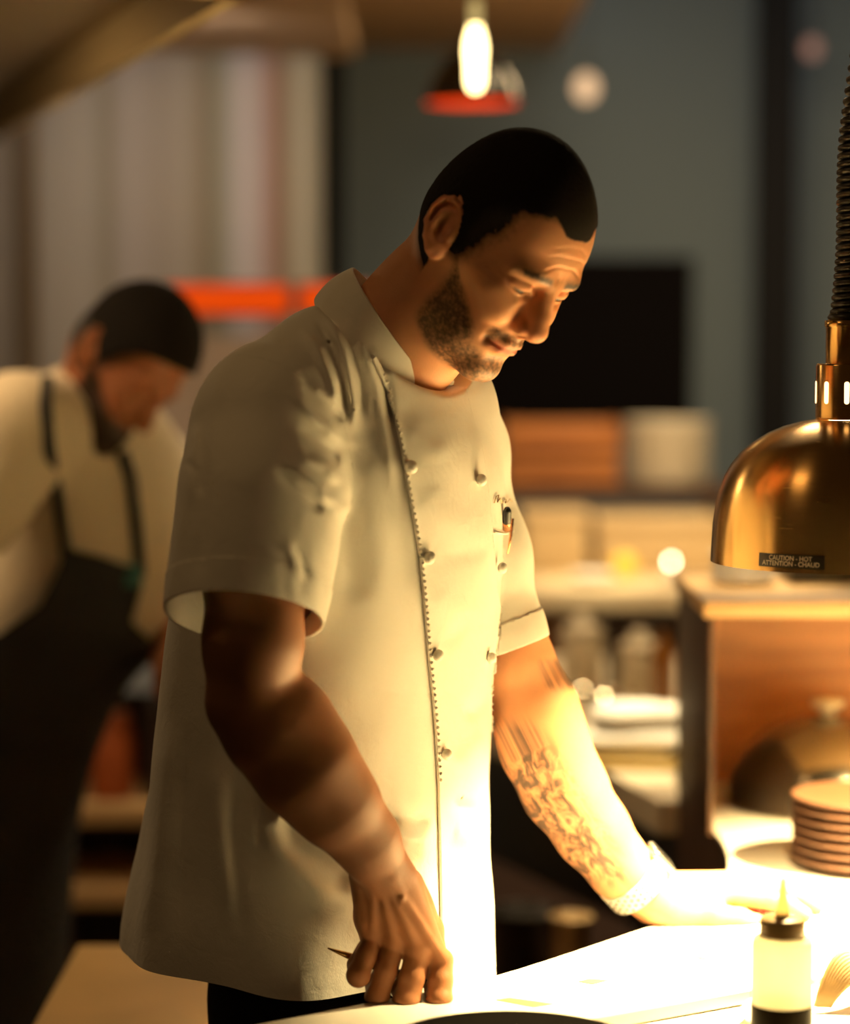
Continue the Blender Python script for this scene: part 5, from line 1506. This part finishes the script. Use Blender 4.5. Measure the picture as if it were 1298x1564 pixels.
# ------------------------------------------------------------------ watch on the left wrist
def watch():
    pts, rad = AL['pts'], AL['rad']
    a, b = np.array(P(945, 1323, 2.660)), np.array(P(986, 1366, 2.672))
    ax = unit(b - a); c = P(967, 1347, 2.6655)
    top = unit(P(1000, 1322, 2.665) - P(967, 1347, 2.6655)); top = unit(top - ax * (top @ ax)); sd = np.cross(ax, top)
    if sd[1] > 0: sd = -sd                                        # sd towards the camera
    root = empty('wristwatch', tuple(c)); tag(root, 'white wristwatch with a perforated band on the left wrist', 'watch')
    n, w = 96, 0.0125
    M_BAND = mat('white_rubber', (0.80, 0.76, 0.70, 1), 0.5); M_CASE = mat('silver_case', (0.70, 0.66, 0.60, 1), 0.2, 0.9)
    def srf(t, v):
        """point on the skin under the band: angle t about the wrist axis"""
        d = top * math.cos(t) + sd * math.sin(t)
        o_ = c + ax * v; r = 0.006
        for _ in range(40):
            s_ = float(arm_l_sdf((o_ + d * r)[None].astype(f32))[0]); r -= s_ * 0.9
            if abs(s_) < 1e-5: break
        return o_ + d * r, d
    R = np.zeros((n,)); 
    for i in range(n):
        ps = [srf(2 * math.pi * i / n, v)[0] for v in (-0.010, 0, 0.010)]
        R[i] = max(np.linalg.norm((p - c) - ax * ((p - c) @ ax)) for p in ps)
    for _ in range(4): R = (np.roll(R, 1) + R + np.roll(R, -1)) / 3
    R += 0.0009
    ht = 0.0020
    def pt(i, v, h):
        t = 2 * math.pi * (i % n) / n
        return c + ax * v + (top * math.cos(t) + sd * math.sin(t)) * (R[i % n] + h)
    prof = [(-w, 0), (-w * .97, ht * .8), (-w * .85, ht), (w * .85, ht), (w * .97, ht * .8), (w, 0)]
    vs = [pt(i, v, h) for i in range(n) for v, h in prof]; k = len(prof)
    fs = [(i * k + j, i * k + (j + 1) % k, ((i + 1) % n) * k + (j + 1) % k, ((i + 1) % n) * k + j) for i in range(n) for j in range(k)]
    band = MB().add(vs, fs, True).build('band', M_BAND, root)
    hm_ = MB()
    M_HOLE = mat('band_hole', (0.002, 0.0015, 0.001, 1), 0.9, Specular_IOR_Level=0.0)
    for col in range(1, 19):
        ang = 0.50 + col * 0.172
        if ang < 0.75: continue
        for row in (-1, 0, 1):
            a_ = ang + 0.0575 * 0
            v = row * 0.0074 + (0.0037 if col % 2 else 0.0) - 0.0018
            i = a_ / (2 * math.pi) * n; i0 = int(i) % n; f_ = i - int(i)
            r_ = R[i0] * (1 - f_) + R[(i0 + 1) % n] * f_ + ht + 0.00012
            d = top * math.cos(a_) + sd * math.sin(a_); t_ = -top * math.sin(a_) + sd * math.cos(a_)
            cc = c + ax * v + d * r_
            ring = [cc + ax * 0.0016 * math.cos(u) + t_ * 0.0016 * math.sin(u) for u in np.linspace(0, 2 * math.pi, 12, endpoint=False)]
            hm_.add(ring + [q - d * 0.0006 for q in ring], [tuple(range(12))])
    hm_.build('hole', M_HOLE, band)
    # case and crystal
    Rm = Matrix(((ax[0], sd[0], top[0], 0), (ax[1], sd[1], top[1], 0), (ax[2], sd[2], top[2], 0), (0, 0, 0, 1)))
    cc = c + top * (R[0] + 0.0042)
    MB().box(tuple(cc), (0.036, 0.031, 0.0092), bev=0.0036, R=Rm).build('case', M_CASE, root)
    MB().box(tuple(cc + top * 0.0045), (0.031, 0.026, 0.0022), bev=0.001, R=Rm).build('crystal', mat('dark_crystal', (0.02, 0.02, 0.02, 1), 0.08), root)
    MB().lathe(tuple(cc - sd * 0.0 + ax * 0.0185), [(0.0032, -0.001), (0.0032, 0.0018), (0.0001, 0.0020)], 20, tuple(ax)).build('crown', M_CASE, root)
watch()
# ---- pen clipped in the sleeve pocket, embroidery
pa, na = on_jacket(766, 776, 0.006); pb, nb = on_jacket(770, 846, 0.003)
pk = empty('pocket_pen', tuple(pa)); tag(pk, 'black and copper pen clipped in the pocket on the left sleeve', 'pen')
M_COPPER = mat('copper', (0.60, 0.28, 0.12, 1), 0.25, 1.0)
dn = unit(pb - pa)
MB().lathe(tuple(pa), [(0.0001, 0), (0.0030, 0.0008), (0.0042, 0.004), (0.0045, 0.019), (0.0045, 0.021)], 20, tuple(dn)).build('cap', M_BLACK, pk)
MB().lathe(tuple(pa), [(0.0044, 0.0205), (0.0044, 0.032), (0.0001, 0.032)], 20, tuple(dn)).build('barrel', M_COPPER, pk)
q0, n0 = on_jacket(775, 795, 0.008); q1_, n1 = on_jacket(772, 846, 0.0035)
MB().tube([tuple(q0), tuple(q0 * .5 + q1_ * .5 + n0 * 0.001), tuple(q1_)], [0.0014, 0.0016, 0.0008], 10).build('clip', M_COPPER, pk)
MB().tube([tuple(pa + dn * 0.0235), tuple(q0 + dn * 0.010)], 0.0011, 8).build('clip_arm', M_COPPER, pk)
# pocket edge
pe = [on_jacket(x, y, 0.0022)[0] for x, y in ((752, 812), (760, 814), (768, 815), (776, 814), (783, 812))]
MB().tube([tuple(p) for p in pe], 0.0012, 6).build('pocket_edge', M_CLOTH, jacket)
# a line of cursive stitching above the pocket
cur = [(753, 768), (756, 758), (760, 756), (758, 767), (762, 761), (765, 768), (768, 762), (772, 763), (770, 768), (774, 766), (777, 762), (780, 766)]
MB().tube([tuple(on_jacket(x, y, 0.0012)[0]) for x, y in cur], 0.0006, 6).build('stitched_name', mat('brown_thread', (0.30, 0.20, 0.10, 1), 0.7), jacket)
lap('scene')
# ================================================================== the cook behind, out of focus
cook = empty('person', (-0.78, 3.90, 0.0))
tag(cook, 'bearded person in a pale shirt and dark apron bent over work at the left', 'person')
H2 = np.stack(head_frame(42, 46, 20), 1); O2 = np.array([-0.470, 3.75, 1.566])
def w2(q): return O2 + (np.asarray(q, float) * HW) @ H2.T
def head2(p):
    q = (((p - O2.astype(f32)) @ H2.astype(f32)) / HW).astype(f32)
    d = face_sdf(q) * f32(0.95)
    d = smin(d, ellip(q, (0.076, 0, -0.085), (0.030, 0.036, 0.034)), 0.02)
    nb = P(120, 640, 3.80)
    return smin(d, chain(p, [w2((-0.02, 0, -0.01)), nb, nb + np.array([-0.06, 0.02, -0.10])], [0.052, 0.058, 0.07], 0.03), 0.025)
SHL = [P(30, 660, 3.66), P(225, 720, 3.98)]
def cook_torso(p):
    d = ellip(p, P(140, 800, 3.86), (0.165, 0.150, 0.23))
    d = smin(d, chain(p, [P(110, 640, 3.80), SHL[0], P(-40, 780, 3.60)], [0.075, 0.085, 0.075], 0.03), 0.06)
    d = smin(d, chain(p, [P(135, 650, 3.82), SHL[1], P(235, 800, 4.00), P(238, 890, 3.98)], [0.07, 0.070, 0.060, 0.052], 0.03), 0.06)
    d = smin(d, chain(p, [P(62, 940, 3.88), P(-45, 1200, 3.90), P(-65, 1330, 3.90)], [0.140, 0.145, 0.15], 0.03), 0.08)
    return d
def cook_skin(p):
    d = head2(p)
    d = smin(d, chain(p, [P(-60, 780, 3.60), P(-110, 980, 3.58), P(-90, 1150, 3.50)], [0.05, 0.045, 0.035], 0.02), 0.01)
    d = smin(d, chain(p, [P(240, 890, 3.98), P(258, 945, 3.95), P(262, 985, 3.86), P(266, 1000, 3.80)], [0.045, 0.040, 0.034, 0.028], 0.02), 0.01)
    d = smin(d, ellip(p, P(272, 1008, 3.77), (0.045, 0.045, 0.024)), 0.02)
    for k in range(4):
        a = P(272, 1008, 3.75) + np.array([0.018 * k - 0.03, -0.02 - 0.004 * k, 0.0]); b_ = a + np.array([0.006, -0.04, -0.020])
        d = smin(d, chain(p, [a, b_, b_ + np.array([0, -0.012, -0.022])], [0.010, 0.009, 0.008], 0.004), 0.006)
    return smin(d, cook_torso(p) + 0.03, 0.02)
sv, sq = surface(cook_skin, (-1.3, 3.25, 0.72), (-0.2, 4.25, 1.82), 0.006)
stt = tri(sq)
q = (((sv - O2) @ H2) / HW).astype(f32)
A = np.abs(q[:, 1]); f_, u_ = q[:, 0], q[:, 2]
near = np.linalg.norm(q, axis=1) < 0.18
bm2 = sstep(0.0, -0.02, u_ - np.interp(f_, [0.0, 0.02, 0.05, 0.08], [0.03, 0.0, -0.022, -0.034])) * sstep(0.0, 0.02, f_) * near * (u_ > -0.14)
hm2 = hair_mask(q) * near; e2 = on_ear(q); hm2[e2] = 0; bm2[e2] = 0
c2 = np.tile(np.array([0.28, 0.10, 0.042]), (len(sv), 1)); mk = np.maximum(bm2 * 0.95, hm2)[:, None]
c2 = c2 * (1 - mk) + np.array([0.010, 0.006, 0.004]) * mk
body2 = link_mesh('body', sv, stt, M_SKIN, cook, attrs={'tone': c2, 'ink': np.zeros(len(sv))})
# thick hair
def hair2(p):
    q = (((p - O2.astype(f32)) @ H2.astype(f32)) / HW).astype(f32)
    return ellip(q, (0.004, 0, 0.046), (0.102, 0.086, 0.102)) * f32(0.9)
hv, hq = surface(hair2, O2 - 0.2, O2 + 0.2, 0.005)
q = (((hv - O2) @ H2) / HW).astype(f32)
lim = np.interp(q[:, 2], [-0.03, 0.01, 0.035, 0.060, 0.078, 0.095, 0.12], [0.0, 0.024, 0.034, 0.055, 0.085, 0.12, 0.2]) - q[:, 0]
hv, ht = clip_mesh(hv, tri(hq), -np.minimum(lim, q[:, 2] + 0.045 + 0.35 * (q[:, 0] + 0.03)))
o = link_mesh('hair', hv, ht, mat('black_hair', (0.006, 0.004, 0.003, 1), 0.9, Specular_IOR_Level=0.15), cook); thicken(o, 0.008)
# shirt
M_SHIRT = cloth_mat('beige_shirt', (0.70, 0.60, 0.44, 1))
tv, tq = surface(cook_torso, (-1.3, 3.3, 0.70), (-0.2, 4.3, 1.75), 0.008)
tt_ = tri(tq)
cut1 = (tv - (P(238, 890, 3.98) + np.array([0, 0, -0.015]))) @ unit(P(240, 945, 3.95) - P(235, 800, 4.00))
armz = np.linalg.norm(tv - P(240, 915, 3.97), axis=1) < 0.11
g = np.where(armz, cut1, -1)
nbk = P(120, 640, 3.80)
g = np.maximum(g, 0.058 - np.linalg.norm((tv - nbk) - np.outer((tv - nbk) @ unit(w2((-0.02, 0, -0.01)) - nbk), unit(w2((-0.02, 0, -0.01)) - nbk)), axis=1) - 10 * (tv[:, 2] < nbk[2]))
v_, t_ = clip_mesh(tv, tt_, g)
shirt = link_mesh('shirt', v_, t_, M_SHIRT, cook); thicken(shirt, 0.003)
ax_ = unit(w2((-0.02, 0, -0.01)) - nbk); u1 = unit(np.cross(ax_, [0, 1, 0])); u2 = np.cross(ax_, u1)
cl_ = []
for i in range(41):
    a = 2 * math.pi * i / 40
    for h, r in ((-0.03, 0.074), (0.0, 0.068), (0.022, 0.064)):
        cl_.append(nbk + ax_ * h + (u1 * math.cos(a) + u2 * math.sin(a)) * r)
o = link_mesh('collar', np.array(cl_), np.array([(i * 3 + j, i * 3 + j + 1, (i + 1) * 3 + j + 1, (i + 1) * 3 + j) for i in range(40) for j in range(2)]), M_SHIRT, shirt); thicken(o, 0.004, 0)
# apron: bib and skirt over the shirt, straps
M_APRON = mat('dark_denim', (0.013, 0.013, 0.015, 1), 0.9, bump=0.4, bscale=300)
def skirt(p):
    d = chain(p, [P(68, 900, 3.86), P(-45, 1180, 3.89), (-0.80, 3.92, 0.42)], [0.160, 0.172, 0.20], 0.03)
    d = smin(d, cook_torso(p) - 0.012, 0.03)
    return smax(smax(d, p[:, 2] - 1.55, 0.01), 0.40 - p[:, 2], 0.01)
av, aq = surface(skirt, (-1.35, 3.3, 0.38), (-0.15, 4.35, 1.6), 0.008)
ax2, ay2 = proj(av)
bib = side2(ax2, ay2, [(-120, 1010), (0, 968), (60, 925), (92, 862), (100, 838), (150, 848), (214, 872), (216, 895), (200, 950), (300, 1040)])
g = np.maximum(bib * 3.8 / FPX, av[:, 1] - 4.05)
apv, apt = clip_mesh(av, tri(aq), g)
apron = link_mesh('apron', apv, apt, M_APRON, cook); thicken(apron, 0.003, 1)
def on_cook(px, py, lift):
    o_ = np.array([0, 0, CAM_Z]); d = unit(P(px, py, 3.8) - o_); t = 3.3
    for _ in range(80):
        s = float(cook_torso((o_ + d * t)[None].astype(f32))[0]); t += s * 0.7
        if abs(s) < 1e-4: break
    return o_ + d * (t - lift)
def strap(pts, par):
    c = [on_cook(x, y, 0.008) for x, y in pts]
    MB().tube([tuple(p) for p in c], 0.0095, 8).build('strap', M_APRON, par)
strap([(72, 580), (70, 620), (76, 690), (90, 770), (102, 850)], apron)
strap([(186, 690), (200, 730), (208, 800), (214, 880)], apron)
b_ = on_cook(203, 880, 0.016)
MB().box(tuple(b_), (0.028, 0.012, 0.034), bev=0.003).build('clip_tag', mat('teal_plastic', (0.03, 0.13, 0.13, 1), 0.4), apron)
# trousers and shoes of the cook
def tr2(p):
    d = None
    for s in (-1, 1):
        e = chain(p, [(-0.75 + 0.05 * s, 3.92 + 0.07 * s, 0.80), (-0.79 + 0.06 * s, 3.92 + 0.09 * s, 0.07)], [0.10, 0.075], 0.02)
        d = e if d is None else smin(d, e, 0.02)
    return smax(d, 0.03 - p[:, 2], 0.01)
v_, f__ = surface(tr2, (-1.1, 3.6, 0.0), (-0.4, 4.3, 0.95), 0.012)
link_mesh('trousers', v_, f__, M_TROUSER, cook)
for s in (-1, 1):
    a = np.array((-0.81 + 0.06 * s, 3.93 + 0.09 * s, 0.045))
    v_, f__ = surface(lambda p: smax(chain(p, [a, a + np.array([0.15, -0.09, -0.008])], [0.042, 0.038], 0.02), 0.0015 - p[:, 2], 0.004), a - 0.1, a + np.array([0.28, 0.12, 0.12]), 0.008)
    link_mesh('shoe', v_, f__, M_TROUSER, cook)
lap('cook')
# ================================================================== camera, light
cam = bpy.data.cameras.new('camera'); co = bpy.data.objects.new('camera', cam); C.objects.link(co)
cam.sensor_fit = 'VERTICAL'; cam.sensor_height = 36; cam.lens = 36 * FPX / 1564
co.location = (0, 0, CAM_Z); co.rotation_euler = (math.pi / 2 - PITCH, 0, 0)
cam.dof.use_dof = True; cam.dof.focus_distance = 2.48; cam.dof.aperture_fstop = 1.75
cam.clip_start = 0.05
sc = bpy.context.scene; sc.camera = co
sc.view_settings.view_transform = 'Standard'; sc.view_settings.look = 'None'; sc.view_settings.gamma = 1; sc.view_settings.use_curve_mapping = False
sc.view_settings.exposure = 0.0
w = bpy.data.worlds.new('world'); sc.world = w; w.use_nodes = True
w.node_tree.nodes['Background'].inputs[0].default_value = (0.105, 0.056, 0.020, 1); w.node_tree.nodes['Background'].inputs[1].default_value = 0.24
def area(name, loc, tgt, size, e, col):
    l = bpy.data.lights.new(name, 'AREA'); l.energy = e; l.color = col; l.shape = 'RECTANGLE'; l.size, l.size_y = size
    o = bpy.data.objects.new(name, l); C.objects.link(o); o.location = loc
    o.rotation_euler = (Vector(tgt) - Vector(loc)).to_track_quat('-Z', 'Y').to_euler(); return o
def point(name, loc, e, col, r=0.05):
    l = bpy.data.lights.new(name, 'POINT'); l.energy = e; l.color = col; l.shadow_soft_size = r
    o = bpy.data.objects.new(name, l); C.objects.link(o); o.location = loc; return o
# unseen fill lights, added to brighten the kitchen, far shelves, walls and cook
area('kitchen_fill', (0.5, 4.6, 2.75), (0.5, 4.8, 0.9), (0.5, 0.5), 50, (1.0, 0.74, 0.40))
area('shelf_fill', (0.75, 5.6, 2.4), (0.45, 6.1, 1.1), (0.6, 0.2), 24, (1.0, 0.70, 0.36))
area('wall_fill', (0.6, 6.0, 2.85), (0.5, 7.3, 1.5), (2.4, 0.3), 5, (0.74, 0.90, 1.0))  # cool light added to keep the back wall grey
area('cook_fill', (-0.98, 3.55, 1.99), (-0.75, 3.75, 1.2), (0.35, 0.2), 5.5, (1.0, 0.66, 0.32))  # added below the hood to brighten the shirt, no lamp seen there
area('left_wall_light', (-0.75, 5.15, 2.24), (-0.7, 5.9, 1.6), (0.8, 0.1), 4, (1.0, 0.88, 0.78))
area('rack_fill', (-0.48, 4.3, 2.0), (-0.58, 4.75, 0.9), (0.3, 0.1), 5, (1.0, 0.72, 0.42))  # added for the rack boards, without a fixture
area('front_fill', (-0.75, 1.85, 2.75), (-0.2, 2.4, 1.4), (0.35, 0.35), 2.0, (1.0, 0.60, 0.24))  # unseen light added to fill the sleeve from above
def spot(name, loc, tgt, e, deg, col):
    l = bpy.data.lights.new(name, 'SPOT'); l.energy = e; l.color = col; l.spot_size = math.radians(deg); l.spot_blend = 0.6; l.shadow_soft_size = 0.04
    o = bpy.data.objects.new(name, l); C.objects.link(o); o.location = loc
    o.rotation_euler = (Vector(tgt) - Vector(loc)).to_track_quat('-Z', 'Y').to_euler(); return o
spot('towel_fill', (0.45, 4.15, 2.75), (0.36, 3.98, 0.95), 330, 13, (1.0, 0.78, 0.42))  # added spot that whitens the towels, no fixture
spot('cabinet_fill', (0.62, 2.95, 2.75), (0.46, 3.43, 1.28), 230, 11, (1.0, 0.78, 0.42))  # unseen spot, put in to brighten the plates on the cabinet
spot('far_plate_fill', (0.55, 5.1, 2.75), (0.40, 5.70, 1.03), 130, 11, (1.0, 0.80, 0.46))  # spot added to lift the white plate on the far counter
spot('fridge_fill', (-0.30, 4.55, 2.45), (-0.62, 5.0, 1.0), 90, 16, (0.70, 0.85, 1.0))  # unseen cool spot, added so the fridge front shows pale
